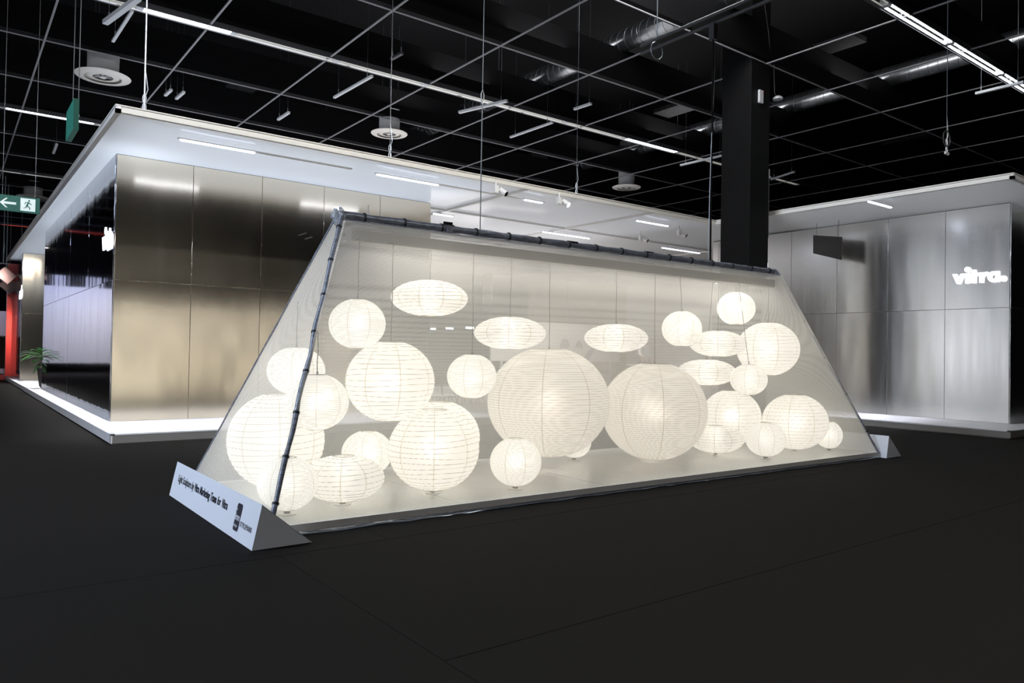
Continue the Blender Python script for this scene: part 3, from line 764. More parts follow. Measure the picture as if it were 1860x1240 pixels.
sx0 = 1.226; sy0 = 3.704
sg, A_, T_ = prism_sign(sx0, sy0, 'long white prism sign with printed lettering at the left foot of the tent')
slope = Vector((T_[0]-A_[0], 0, T_[1]-A_[1])); H_ = slope.length; sv = slope.normalized(); su = Vector((0, -1, 0)); sn = su.cross(sv)
def on(u, v, e=.0022): return Vector((sx0, sy0+1.705-u, .002)) + sv*(v*H_) + sn*e   # u from the far end, v up the face
u_ = .13
for body, bold, gap_ in (('Light Sculpture by', 0.0, .022), ('Vitra Marketing Team', .0010, .022), ('for', 0.0, .022), ('Vitra', .0010, 0)):
    o = text(body, .066, on(u_, .50), su, sv, M['ink'], sg, bold=bold, sx=.80)
    ys_ = [v.co.y for v in o.data.vertices]; u_ += (max(ys_)-min(ys_))/S+gap_
print('TEXT END', u_)
def rrect(u0, v0, u1, v1, rad, e):
    pts = []
    for cu_, cv, a0 in ((u1-rad, v0+rad/H_, -90), (u1-rad, v1-rad/H_, 0), (u0+rad, v1-rad/H_, 90), (u0+rad, v0+rad/H_, 180)):
        for k in range(5):
            a = math.radians(a0+k*22.5); pts.append(on(cu_+rad*math.cos(a), cv+rad*math.sin(a)/H_, e))
    return pts
lg = MB().prism(rrect(1.37, .18, 1.445, .80, .014, .0021), sn*.001).build('emblem', M['ink'], sg)
text('imm', .052, on(1.374, .42, .0036), su, sv, M['signwhite'], lg, bold=.0007, sx=.78)
MB().prism([on(1.3825+.004*math.cos(k*PI/4), .655+.02*math.sin(k*PI/4), .0034) for k in range(8)], sn*.0006).build('dot', M['signwhite'], lg)
text('cologne', .0215, on(1.3755, .27, .0036), su, sv, M['signwhite'], lg, sx=.84)
text('STYLEPARK', .036, on(1.462, .33), su, sv, M['ink'], sg, bold=.0002, sx=.80, spacing=1.32)
prism_sign(7.61, 3.70, 'plain white prism sign standing at the right foot of the tent')

# ================================================================== COLUMN
cx0, cy0, cx1, cy1 = 9.75, 6.854, 10.235, 7.392
col_ = thing('column', (cx0, cy0, 0), 'square black hall column rising behind the right end of the gauze tent', 'column')
BX(cx0, cy0, 0, cx1, cy1, 7.6).build('shaft', M['column'], col_, bevel=.006)
q = aty(1380, 175, cy0); b_ = BX(q.x-.05, cy0-.035, q.z-.11, q.x+.05, cy0, q.z+.09).build('sensor_box', M['alu'], col_, bevel=.004)
BX(q.x+.03, cy0-.037, q.z+.065, q.x+.04, cy0-.035, q.z+.075).build('status_light', M['redtube'], b_)
q = aty(1399, 316, cy0); BX(cx1, cy0+.005, q.z-.07, cx1+.035, cy0+.07, q.z+.075).build('socket_box', M['alu'], col_, bevel=.004)
q2 = aty(1399, 432, cy0); BX(cx1, cy0+.01, q2.z, cx1+.028, cy0+.05, q.z-.075).build('trunking', M['plinthside'], col_)
q = aty(1413, 178, cy0)
lm = MB().lathe((q.x, q.y, q.z), [(.02, -.03), (.075, -.025), (.08, 0), (.04, .03)], 16).build('small_lamp', M['alu'], col_, smooth=.6)
MB().tube([(q.x-.01, q.y, q.z+.02), (q.x-.09, q.y, q.z+.05), (q.x-.11, q.y, q.z+.3), (q.x-.12, q.y, 5.75)], .006, 6).build('lamp_cable', M['cord'], col_)
MB().tube([(cx1+.01, cy0-.01, 5.6), (cx1-.1, cy0-.03, 6.1), (cx1-.35, cy0-.05, 6.9)], .007, 6).build('loose_cable', M['cord'], col_)

# ================================================================== CEILING RAILS with fluorescent tubes
def rail(y, x0, x1, joints_px, lit, label, pitch=None, red=False):
    t = thing('light_rail', (x0, y, ZG), label, 'light rail', 'fluorescent rails under the ceiling grid')
    W_ = .09; z0 = ZG-.015
    for s_ in (-1, 1):
        BX(x0, y+s_*W_-.010, z0-.005, x1, y+s_*W_+.010, z0+.075).build('channel_side', M['rail'], t)
    BX(x0, y-W_+.008, z0+.062, x1, y+W_-.008, z0+.070).build('channel_back', M['panelgrey'], t)
    for s_ in (-1, 1):
        MB().prism([(x0, y+s_*.012, z0+.058), (x0, y+s_*(W_-.012), z0+.004), (x0, y+s_*(W_-.012), z0+.001), (x0, y+s_*.014, z0+.052)], (x1-x0, 0, 0)).build('reflector', M['refl'], t)
    xs_ = [aty(px, py, y).x if px is not None else 0 for px, py in joints_px] if joints_px else []
    xs_ = sorted(xs_)
    if xs_:
        while xs_[0] > x0+1.4: xs_.insert(0, xs_[0]-1.25)
        while xs_[-1] < x1-1.4: xs_.append(xs_[-1]+1.25)
    else: xs_ = [x0+.3+1.25*k for k in range(int((x1-x0)/1.25))]
    for i, x in enumerate(xs_):
        BX(x-.05, y-.052, z0+.0, x+.05, y+.052, z0+.05).build('lamp_holder', M['alu'], t, bevel=.01)
        if i < len(xs_)-1:
            mid = (x+xs_[i+1])/2; on_ = any(a <= mid <= b for a, b in lit)
            for dy_ in (-.042, .042):
                MB().tube([(x+.05, y+dy_, z0+.012), (xs_[i+1]-.05, y+dy_, z0+.012)], .0135 if on_ else .008, 8).build('tube', M['redtube'] if red else (M['tube'] if on_ else M['tubeoff']), t, smooth=.8)
    for x in xs_[::3]:
        MB().tube([(x, y, z0+.07), (x, y, 7.6)], .004, 4).build('hanger', M['wire'], t)
    return t
X = lambda px, py, y: atz(px, py, ZG).x
rail(11.09, -5, 19, [(425, 58), (612, 108), (772, 152), (905, 188), (1027, 220), (1135, 250), (1230, 275), (1400, 320)], [(X(246, 8, 0), X(425, 58, 0)), (X(1130, 249, 0), X(1232, 276, 0))], 'long tube rail crossing the whole ceiling from top left to the column')
rail(4.73, 4.5, 19, [(1610, 5), (1725, 62), (1818, 112)], [(X(1590, -8, 0), X(1725, 62, 0)), (X(1725, 62, 0), X(1900, 160, 0))], 'bright tube rail nearest the viewpoint, top right corner')
rail(17.45, -5, 19, [(5, 196), (175, 229)], [(X(-60, 180, 0), X(175, 229, 0))], 'tube rail at the left edge beyond the hanging exit sign')
rail(23.81, -5, 19, None, [], 'farthest dim tube rail low at the left edge')
p = atz(25, 409, ZG)
rail(p.y, -5, 4, None, [], 'rail with glowing red tubes at the far left', red=True)

# hanging aluminium bars
def hbar(a, b, z, label, wd=.05, m='alu'):
    A_, B_ = atz(*a, z), atz(*b, z)
    t = thing('hanging_bar', ((A_.x+B_.x)/2, (A_.y+B_.y)/2, z), label, 'ceiling bar', 'short bars hung below the ceiling grid')
    MB().bar(A_, B_, wd, wd*.8).build('profile', M[m], t, bevel=.004)
    d = (B_-A_)
    for k in (.12, .88):
        q = A_+d*k; MB().tube([(q.x, q.y, z+wd*.3), (q.x, q.y, z+.10)], .009, 6).build('hook', M['wire'], t)
        MB().tube([(q.x, q.y, z+.10), (q.x, q.y, 7.6)], .0022, 4).build('wire', M['wire'], t)
hbar((834, 204), (921, 183), 5.35, 'tilted white bar crossing under the long rail near the tent cable', .055)
hbar((607, 177), (676, 138), 5.3, 'grey bar ending at the long rail, left of the centre diffuser', .045)
hbar((927, 249), (1004, 222), 5.3, 'grey bar just below the long rail right of the tent cable', .045)
hbar((1236, 300), (1318, 281), 5.3, 'white bar meeting the long rail beside the black column', .05)
hbar((1772, 170), (1860, 149), 5.2, 'pale bar at the right edge below the bright rail', .05)
hbar((1401, 326), (1443, 312), 5.3, 'short white bar right of the black column', .05)
hbar((191, 41), (252, -4), 5.15, 'thick grey bar with a hook at the top left', .07)
hbar((205, 75), (240, 20), 5.3, 'thin brown grey bar hanging at the top left beside the hook', .04)
hbar((300, 173), (311, 163), 5.4, 'first of two tiny bars right of the left diffuser', .05)
hbar((320, 179), (334, 167), 5.4, 'second of two tiny bars right of the left diffuser', .05)
hbar((505, 217), (525, 204), 5.4, 'tiny bar between the left diffuser and the centre one', .05)
hbar((1043, 198), (1074, 188), 5.4, 'short bar below the upper spiral duct', .05)
hbar((711, 107), (731, 96), 5.5, 'dark short bar above the long rail', .05, 'rail')
hbar((278, 203), (312, 192), 5.0, 'short pale bar just above the roof rim at the left', .04) if False else None
hbar((97, 278), (103, 262), 5.4, 'tiny upright bar left of the roof corner', .05)

# ventilation diffusers
def diffuser(px, py, wpx, label):
    z = 5.35; c = atz(px, py+4, z); r = wpx/2*depth(c)/F
    t = thing('air_diffuser', (c.x, c.y, z), label, 'air vent', 'round air diffusers')
    MB().lathe(c, [(r*.66, .0), (r*.97, .015), (r, .028), (r*.96, .036), (r*.6, .05)], 40, cap=False).build('outer_ring', M['warmwhite'], t, smooth=.7)
    MB().lathe(c, [(r*.36, .012), (r*.56, .02), (r*.60, .03), (r*.5, .045)], 32, cap=False).build('inner_ring', M['warmwhite'], t, smooth=.7)
    MB().lathe(c, [(r*.60, .05), (r*.58, .10), (r*.56, .14), (r*.57, .5)], 32).build('duct_neck', M['panelgrey'], t, smooth=.7)
    MB().lathe(c, [(.004, .0), (r*.12, .005), (r*.12, .02), (r*.05, .05)], 16).build('hub', M['warmwhite'], t, smooth=.7)
    for k in range(3):
        a = k*PI/3+.3; d = Vector((math.cos(a), math.sin(a), 0))*r*.6
        MB().bar(c+d+Vector((0, 0, .03)), c-d+Vector((0, 0, .03)), r*.05, .01).build('spoke', M['panelgrey'], t)
    MB().lathe(c, [(r*.6, .46), (r*.68, .47), (r*.6, .48)], 24, cap=False).build('collar', M['alu'], t)
    MB().tube([c+Vector((0, 0, .49)), c+Vector((0, 0, .62))], r*.5, 16).build('riser', M['black'], t)
    for a in (0, 2.1, 4.2): MB().tube([c+Vector((r*.5*math.cos(a), r*.5*math.sin(a), .6)), (c.x+r*.5*math.cos(a), c.y+r*.5*math.sin(a), 7.6)], .004, 4).build('hanger', M['wire'], t)
diffuser(187, 138, 92, 'largest round air diffuser, above the left roof corner')
diffuser(707, 241, 66, 'round air diffuser above the middle of the roof rim')
diffuser(1138, 338, 52, 'round air diffuser left of the black column')
diffuser(60, 356, 52, 'round air diffuser behind the exit sign at the left edge')

# spiral ducts above the grid
def duct(pa, pb, z, rpx, label, ya, yb):
    A_ = atz(*pa, z); B_ = atz(*pb, z); x = (A_.x+B_.x)/2; d = depth((x, (A_.y+B_.y)/2, z)); r = rpx*d/F
    t = thing('spiral_duct', (x, ya, z), label, 'air duct', 'spiral ventilation ducts')
    y = ya; k = 0
    while y < yb:
        L_ = min(1.5, yb-y)
        MB().tube([(x, y+.004, z), (x, y+L_-.004, z)], r, 28).build('duct_section', M['duct'], t, smooth=.8)
        MB().tube([(x, y-.03, z), (x, y+.03, z)], r*1.03, 28).build('joint_band', M['duct'], t, smooth=.8)
        n = 9
        hb = MB(); pts = [(x+r*1.004*math.cos(a), y+L_*a/(2*PI*n), z+r*1.004*math.sin(a)) for a in [2*PI*i/20 for i in range(20*n+1)]]
        hb.tube(pts, .0045, 3, cap=False).build('spiral_seam', M['wire'], t)
        y += L_
    return t
duct((860, 190), (1290, 14), 6.35, 17, 'upper spiral duct running from the centre diffuser to the top edge', 1, 17)
duct((1050, 296), (1700, 120), 6.35, 14, 'lower spiral duct passing behind the black column', .5, 20)
area('duct_fill', (7.2, 9, 5.9), (1.2, 8), 150, (1, 1, 1), (0, 0, 1))  # unseen light added above the grid to make the ducts glint
area('duct_fill', (12.6, 9, 5.9), (1.2, 8), 130, (1, 1, 1), (0, 0, 1))  # same kind of added light for the lower duct

# ================================================================== CABLES, TRUSS PIPE
YM = ymid(3.2); q = aty(872, 421, YM)
t = thing('suspension_cable', (q.x, YM, RZ+.02), 'thin steel cable holding the tent ridge left of centre', 'cable')
zt = aty(876, 175, YM).z
MB().tube([(q.x, YM, RZ+.02), (q.x, YM, zt-.06)], .0045, 6).build('cable', M['wire'], t)
MB().tube([(q.x, YM, zt+.05), (q.x, YM, 7.6)], .0035, 6).build('upper_cable', M['wire'], t)
MB().tube([(q.x, YM, zt-.06), (q.x+.012, YM, zt-.03), (q.x+.012, YM, zt+.02), (q.x, YM, zt+.05), (q.x-.012, YM, zt+.02), (q.x-.012, YM, zt-.03), (q.x, YM, zt-.06)], .005, 6).build('turnbuckle', M['glint'], t)
YM = ymid(6.1); q = aty(1290, 477, YM); zp = aty(1297, 47, YM).z
t = thing('suspension_cable', (q.x, YM, RZ+.02), 'pair of dark cables holding the tent ridge beside the black column', 'cable')
MB().tube([(q.x, YM, RZ+.02), (q.x+.004, YM, 3.2), (q.x, YM, zp)], .0085, 6).build('cable', M['black'], t)
MB().tube([(q.x-.03, YM, RZ+.02), (q.x-.02, YM, 2.6), (q.x-.008, YM, 3.0), (q.x+.03, YM, zp-.4), (q.x+.02, YM, zp)], .0045, 6).build('side_cable', M['wire'], t)
BX(q.x-.03, YM-.03, zp-.14, q.x+.03, YM+.03, zp+.02).build('clamp', M['rail'], t)
t = thing('truss_pipe', (q.x, YM, zp), 'dark double pipe running back from the top edge above the right cables', 'pipe')
yb = atz(1168, 99, zp+.02)
for dz in (0, .085): MB().tube([(q.x, 1.5, zp+.02+dz), (q.x, yb.y, zp+.02+dz)], .018, 8).build('pipe', M['rail'], t, smooth=.8)
yc = atz(1196, 90, zp).y
MB().tube([(q.x+.09*math.cos(a), yc, zp-.02+.09*math.sin(a)) for a in [2*PI*k/16 for k in range(17)]], .007, 6).build('shackle', M['wire'], t)
MB().tube([(q.x, yc, zp+.1), (q.x, yc, 7.6)], .006, 6).build('pipe_cable', M['wire'], t)
def roofwire(px, py, y, label, m='wire', r=.004, ring=False, clasp=True):
    q = aty(px, py, y)
    t = thing('roof_cable', (q.x, y, CZ+.05), label, 'cable', 'steel cables carrying the roof rim')
    MB().tube([(q.x, y, CZ+.05), (q.x, y, 7.6)], r, 6).build('wire', M[m], t)
    BX(q.x-.04, y-.01, CZ+.056, q.x+.05, y+.01, CZ+.085).build('bracket', M['alu'], t)
    if clasp:
        for k in (0, 1):
            zc = CZ+.11+k*.09
            MB().tube([(q.x+.016*math.sin(a), y+.0*a, zc+.045*math.cos(a)) for a in [2*PI*i/12 for i in range(13)]], .005, 5).build('shackle', M['glint'], t)
        MB().tube([(q.x, y, CZ+.2), (q.x+.03, y, CZ+.3), (q.x+.01, y, CZ+.45), (q.x, y, CZ+.5)], .004, 5).build('loose_end', M['glint'], t)
    if ring:
        MB().tube([(q.x+.09*math.cos(a), y, CZ+.24+.09*math.sin(a)) for a in [2*PI*i/20 for i in range(21)]], .008, 6).build('ring', M['rail'], t)
roofwire(262, 200, 8.3, 'bright steel cable lifting the left roof corner', 'glint', .008)
roofwire(708, 285, 8.3, 'cable under the centre air diffuser holding the roof rim', r=.0035)
roofwire(1047, 350, 8.3, 'cable holding the roof rim left of the small diffuser', r=.0035)
roofwire(1719, 330, 3.8, 'cable with a dark ring above the right roof part', r=.0035, ring=True)

# ================================================================== ROOF LIGHTING
def strip(a, b, z, label, chan=None, power=6, col=COOL):  # glowing bars added for bright lines that look like rail reflections in the film
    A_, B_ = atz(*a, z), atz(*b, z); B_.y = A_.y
    t = thing('glow_bar', (A_.x, A_.y, z), label, 'glowing bar', 'glowing bars added for bright lines in the film roof')
    MB().bar(A_, B_, .035, .016).build('glow_strip', M['lineglow'], t)
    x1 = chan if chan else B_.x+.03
    MB().bar(A_-Vector((.03, 0, -.014)), (max(B_.x+.03, x1), A_.y, z+.014), .045, .012).build('line_backing', M['white'], t)
    area('line_fill', ((A_.x+B_.x)/2, A_.y, z-.012), (abs(B_.x-A_.x), .03), power*.5, col, parent=t, spread=1.2)  # added area light along the glowing bar
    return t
ZS = CZ-.045
strip((328, 254), (462, 278), ZS, 'added glowing bar under the film roof above the left cabin corner', atz(640, 308, ZS).x, 34)
strip((685, 317), (790, 338), ZS, 'added glowing bar under the roof rim above the cabin end', atz(940, 364, ZS).x, 26)
strip((953, 363), (983, 369), ZS, 'very short added glowing bar in the roof between two white spotlights', None, 6)
strip((788, 388), (818, 394), ZS, 'short added glowing bar just right of the cabin top', None, 6)
strip((986, 421), (1072, 433), ZS, 'added glowing bar low over the middle of the tent ridge', None, 14)
strip((1157, 401), (1218, 410), ZS, 'added glowing bar at the roof rim left of the column', None, 12)
strip((1203, 450), (1262, 461), ZS, 'added glowing bar low over the tent ridge beside the column', None, 12)
strip((1578, 366), (1625, 376), ZS, 'added glowing bar under the right roof part above the steel wall', None, 3)
area('ledge_fill', (3.6, 8.95, 3.2), (4.4, .1), 11, (.93, .95, 1), (0, .10, -1), spread=.75)  # unseen narrow fills added under the roof to brighten the white ledge
area('ledge_fill', (1.45, 16, 3.2), (.06, 14), 120, (.93, .95, 1), (0.0, 0, -1), spread=.6)
area('ledge_fill', (11.5, 6.0, 3.2), (.1, 4.4), 40, (.86, .88, 1), (0.05, 0, -1), spread=.75)

def spot(px, py, z, label, lit=False):
    c = atz(px, py, z)
    zt_ = CZ+.002
    t = thing('track_spotlight', (c.x, c.y, z), label, 'spotlight', 'white track spotlights under the roof')
    BX(c.x-.10, c.y-.03, z-.0, c.x-.04, c.y+.03, z+.10).build('adapter', M['white'], t, bevel=.004)
    MB().tube([(c.x-.07, c.y, z+.09), (c.x-.07, c.y, CZ+.012)], .012, 8).build('stem', M['white'], t)
    MB().tube([(c.x-.05, c.y, z+.045), (c.x+.03, c.y, z+.045)], .014, 8).build('arm', M['white'], t)
    MB().tube([(c.x+.02, c.y+.03, z+.06), (c.x+.07, c.y-.05, z+.0)], .042, 16).build('head', M['white'], t, smooth=.7)
    MB().tube([(c.x+.066, c.y-.044, z+.004), (c.x+.073, c.y-.055, z-.004)], .034, 16).build('lens', M['tube'] if lit else M['black'], t)
spot(908, 352, CZ-.16, 'white track spotlight nearest the roof rim above mid tent')
spot(1022, 372, CZ-.16, 'white track spotlight right of the short glowing bar', True)
spot(1238, 428, CZ-.16, 'white track spotlight next to the black column')
spot(1168, 437, CZ-.16, 'white track spotlight above the tent ridge, second from the column')
spot(1293, 512, 2.5, 'lit spotlight shining through the gauze near the column', True)
spot(1156, 388, CZ-.05, 'tiny unlit spotlight under the right roof rim') if False else None

# ================================================================== LIT LETTER SIGNS
def letters(parent, X_, ya, yb, z0, xh, th=.02, m='letter'):
    """v i t r a . on the plane x = X_, facing -x, reading from ya (left) to yb (right); xh = x-height"""
    W_ = 5.15; k = (ya-yb)/W_
    P = lambda u, v: Vector((X_, ya-u*k, z0+v*xh))
    d = Vector((-th, 0, 0))
    def poly(pts): return MB().prism([P(*q) for q in pts], d)
    def circ(cu, cv, r, n=20): return [(cu+r*math.cos(2*PI*i/n)*1.0, cv+r*math.sin(2*PI*i/n)) for i in range(n)]
    poly([(0, 1), (.38, 1), (.60, .45), (.82, 1), (1.18, 1), (.74, 0), (.45, 0)]).build('letter', M[m], parent)
    b = poly([(1.28, 0), (1.66, 0), (1.66, 1), (1.28, 1)]); b.prism([P(*q) for q in circ(1.47, 1.36, .27)], d); b.build('letter', M[m], parent)
    poly([(1.88, 0), (2.26, 0), (2.26, .72), (2.52, .72), (2.52, 1), (2.26, 1), (2.26, 1.3), (1.88, 1.3), (1.88, 1), (1.74, 1), (1.74, .72), (1.88, .72)]).build('letter', M[m], parent)
    poly([(2.64, 0), (3.0, 0), (3.0, .42), (3.08, .60), (3.22, .68), (3.40, .68), (3.40, 1.02), (3.22, 1.02), (3.06, .94), (3.0, .84), (3.0, 1), (2.64, 1)]).build('letter', M[m], parent)
    b = MB(); n = 28; cu, cv, R, r_ = 3.94, .5, .53, .21; vs = []
    for i in range(n):
        a = 2*PI*i/n
        for rad in (R, r_):
            q = P(cu+rad*math.cos(a), cv+rad*math.sin(a)); vs += [q, q+d]
    fs = []
    for i in range(n):
        o, e = 4*i, 4*((i+1) % n); fs += [(o, e, e+1, o+1), (o+2, o+3, e+3, e+2), (o+1, e+1, e+3, o+3), (o, o+2, e+2, e)]
    b.add(vs, fs); b.prism([P(4.14, 0), P(4.46, 0), P(4.46, 1.02), P(4.14, 1.02)], d); b.build('letter', M[m], parent)
    MB().prism([P(*q) for q in circ(4.86, .27, .28)], d).build('full_stop', M[m], parent)
    return
XW = RX-.014
a = atx(1731, 497, XW); b = atx(1829, 511, XW); bl = atx(1742, 516, XW); bl2 = atx(1815, 511, XW)
t = thing('lit_sign', (XW, a.y, (bl.z+bl2.z)/2), 'glowing white letter sign on the right steel wall', 'sign')
letters(t, XW-.012, a.y, b.y, (bl.z+bl2.z)/2, abs(a.z-bl.z)*.92)
XW = BXL-.014
a = atx(190, 447, XW); b = atx(208.5, 447, XW); z0 = (atx(195, 453, XW).z+atx(205, 448, XW).z)/2
t = thing('lit_sign', (XW, a.y, z0), 'glowing white letter sign on the dark cabin side, seen at a sharp angle', 'sign')
letters(t, XW-.012, a.y, b.y, z0, .17)
XW = XB-.014
a = atx(43, 530, XW); b = atx(51, 530, XW); z0 = atx(47, 538, XW).z
t = thing('lit_sign', (XW, a.y, z0), 'tiny glowing letter sign on the second cabin side at the far left', 'sign')
letters(t, XW-.012, min(a.y, 25.2), max(b.y, YB2+.3), z0, .2)

# ================================================================== EXIT SIGNS
def man(P, par, m='exitwhite'):
    b = MB(); dn = (P(1, 0)-P(0, 0)).cross(P(0, 1)-P(0, 0)).normalized()*.002
    b.prism([P(.58+.07*math.cos(i*PI/6), .83+.07*math.sin(i*PI/6)) for i in range(12)], dn)
    for s_ in ([(.60, .72), (.50, .74), (.38, .44), (.50, .42)], [(.52, .74), (.36, .72), (.24, .56), (.30, .54), (.38, .66), (.50, .68)],
               [(.58, .72), (.66, .60), (.78, .60), (.78, .55), (.63, .54), (.55, .64)], [(.40, .47), (.50, .43), (.66, .30), (.66, .12), (.60, .12), (.59, .27), (.44, .36)],
               [(.38, .48), (.48, .42), (.40, .26), (.22, .18), (.20, .23), (.34, .30)]):
        b.prism([P(*q) for q in s_], dn)
    b.build('running_figure', M['green'], par)
def exit_sign(o, du, w, h, label, wires=True, flip=False, m='green'):
    """o = lower left corner, du = unit reading direction, face normal = du x up"""
    o, du = Vector(o), Vector(du).normalized(); dn = du.cross(Vector((0, 0, 1)))
    t = thing('exit_sign', o, label, 'exit sign')
    MB().prism([o, o+du*w, o+du*w+Vector((0, 0, h)), o+Vector((0, 0, h))], -dn*.03).build('plate', M[m], t)
    P0 = lambda u, v: o+dn*.002+du*(u)+Vector((0, 0, v))
    s_ = h*.80; m0 = (h-s_)/2; ax = w-h*1.0-m0*.5 if not flip else m0
    door = MB().prism([P0(ax, m0), P0(ax+s_, m0), P0(ax+s_, m0+s_), P0(ax, m0+s_)], dn*.002).build('door_symbol', M['exitwhite'], t)
    man(lambda u, v: P0(ax+u*s_, m0+v*s_)+dn*.003, door)
    a0 = w*.06 if not flip else w*.55; L_ = w*.38; cy = h/2; tk = h*.07
    pts = [(0, cy), (h*.32, cy+h*.3), (h*.42, cy+h*.3), (h*.2, cy+tk), (L_, cy+tk), (L_, cy-tk), (h*.2, cy-tk), (h*.42, cy-h*.3), (h*.32, cy-h*.3)]
    if flip: pts = [(L_-u, v) for u, v in pts][::-1]
    MB().prism([P0(a0+u, v) for u, v in pts], dn*.002).build('arrow', M['exitwhite'], t)
    if wires:
        for u in (.12, .88):
            q = o+du*w*u+Vector((0, 0, h)); MB().tube([q, (q.x, q.y, 7.6)], .003, 4).build('wire', M['wire'], t)
    return t
Y = 11.5; c0 = aty(-6, 381, Y); c1 = aty(72, 388, Y); c2 = aty(73, 360, Y)
exit_sign((c0.x, Y, (c0.z+c1.z)/2), (c1.x-c0.x, 0, 0), c1.x-c0.x, c2.z-c1.z+.0, 'green exit sign with left arrow and running figure, hanging at the left edge')
Xs = .62; a = atx(129, 258, Xs); b = atx(143, 236, Xs); c2 = atx(129, 208, Xs)
exit_sign((Xs, b.y, (a.z+b.z)/2), (0, 1, 0), a.y-b.y if a.y > b.y else .5, c2.z-a.z, 'green exit sign seen nearly edge on, hanging left of the roof corner')
p = aty(12, 587, 27.5); q = aty(38, 587, 27.5); r_ = aty(12, 577, 27.5)
exit_sign((p.x, 27.5, p.z), (1, 0, 0), q.x-p.x, r_.z-p.z, 'tiny green exit sign far away beyond the second cabin', wires=True)

# dark plate hanging in front of the right wall
xx = 11.9; P_ = [atx(*q, xx) for q in ((1477, 460), (1528, 472), (1529, 430), (1477, 427))]
t = thing('hanging_plate', P_[0], 'dark square plate hanging in front of the right steel wall', 'hanging panel')
MB().prism(P_, (.02, 0, 0)).build('plate', M['plate'], t)
for k in (2, 3):
    q = P_[k].lerp(P_[5-k], .12); MB().tube([(xx+.01, q.y, q.z), (xx+.01, q.y, CZ)], .004, 6).build('wire', M['wire'], t)

# ================================================================== FAR LEFT: red portal, plant, things beyond
t = struct('trim_portal', (1.35, 25.6, 0), 'red lacquered portal frame at the far end of the stand')
BX(1.36, 25.55, 0, 1.60, 25.8, CZ-.02).build('portal_post', M['red'], t); BX(1.0, 25.4, 0, 1.36, 25.8, .14).build('portal_foot', M['red'], t)
BX(1.3, 25.1, CZ+.07, 1.6, 25.8, CZ+.1).build('portal_head', M['red'], t) if False else None
area('portal_fill', (0.9, 23.2, 3.2), (.3, .3), 26, (1, .6, .5), (0.3, 1.3, -0.9), spread=.7)  # unseen fill added to brighten the red post
p = aty(0, 630, 31)
t = struct('wall_far_stand', (-6, 31, 0), 'pale pink wall of a distant stand at the far left')
BX(aty(-25, 600, 31).x, 31, 0, aty(22, 600, 31).x, 31.2, aty(10, 565, 31).z).build('wall_face', M['pinkwall'], t)
t = thing('reception_counter', (aty(5, 690, 28).x, 28, 0), 'black counter standing at the far left edge', 'counter')
x0, x1 = aty(-40, 690, 28).x, aty(15, 690, 28).x; zt = aty(8, 612, 28).z
BX(x0, 28, .25, x1, 28.8, zt).build('body', M['black'], t); BX(x0-.03, 27.97, zt, x1+.03, 28.83, zt+.04).build('top', M['rail'], t)
BX(x1-.1, 28.1, 0, x1-.02, 28.7, .25).build('leg', M['alu'], t); BX(x0+.02, 28.1, 0, x0+.1, 28.7, .25).build('leg', M['alu'], t)
area('far_lamp', (-2, 29.5, 3.0), (4, .4), 150, (1, .9, .85), (0, .6, -.8))
for (px, py, lab) in ((12, 502, 'dark stage spotlight hanging higher at the far left'), (17, 520, 'pale stage spotlight hanging lower at the far left')):
    c = aty(px, py, 24 if py < 510 else 25.2)
    t = thing('stage_spotlight', c, lab, 'spotlight')
    MB().bar(c+Vector((-.15, 0, .14)), c+Vector((.12, 0, -.1)), .22, .3).build('body', M['rail'], t)
    MB().tube([c+Vector((-.2, -.16, .2)), c+Vector((-.2, 0, .34)), c+Vector((.05, .0, .34))], .02, 6).build('bracket', M['wire'], t)
    MB().tube([c+Vector((-.08, 0, .34)), (c.x-.08, c.y, 5.5)], .015, 6).build('hanger', M['wire'], t)
# plant in the recess
c = atx(84, 655, 1.66)
t = thing('potted_plant', (1.72, 18.25, PZ), 'green leafy potted plant peeping round the dark cabin side at the far left', 'plant')
MB().lathe((1.72, 18.25, PZ), [(.12, 0), (.16, .05), (.19, .3), (.2, .42), (.175, .42), (.165, .36)], 24).build('pot', M['pot'], t, smooth=.7)
rn = random.Random(5)
for k in range(30):
    px, py = (rn.uniform(34, 92), rn.uniform(628, 652)) if k < 22 else (rn.uniform(58, 84), rn.uniform(655, 682))
    e = aty(px, py, rn.uniform(18.0, 18.5)); b0 = Vector((1.70, 18.25, .62)) if k < 22 else Vector((1.66, 18.25, .55))
    md = b0.lerp(e, .5)+Vector((0, 0, .10))
    s0 = b0.lerp(md, .8)
    d = (e-s0).normalized(); sd = d.cross(Vector((0, 0, 1))).normalized(); w_ = .045 if k < 22 else .06; L_ = (e-s0).length
    vs = []; 
    for i in range(6):
        f_ = i/5; ww = w_*math.sin(PI*min(1, f_*.96+.04))**.8; cc = s0+d*L_*f_+Vector((0, 0, .03*math.sin(PI*f_)-.05*f_*f_)); vs += [cc-sd*ww+Vector((0, 0, .01)), cc, cc+sd*ww+Vector((0, 0, .01))]
    MB().add(vs, [(3*i+j, 3*i+j+1, 3*i+4+j, 3*i+3+j) for i in range(5) for j in (0, 1)]).build('leaf', M['leaf'], t, smooth=True)
    if k % 3 == 0: MB().tube([(1.72, 18.25, PZ+.35), b0, s0], .006, 5).build('stem', M['leaf'], t)
area('recess_lamp', (1.7, 19.8, 3.2), (.6, 1.6), 40, (1, .93, .82), (0, .1, -1))

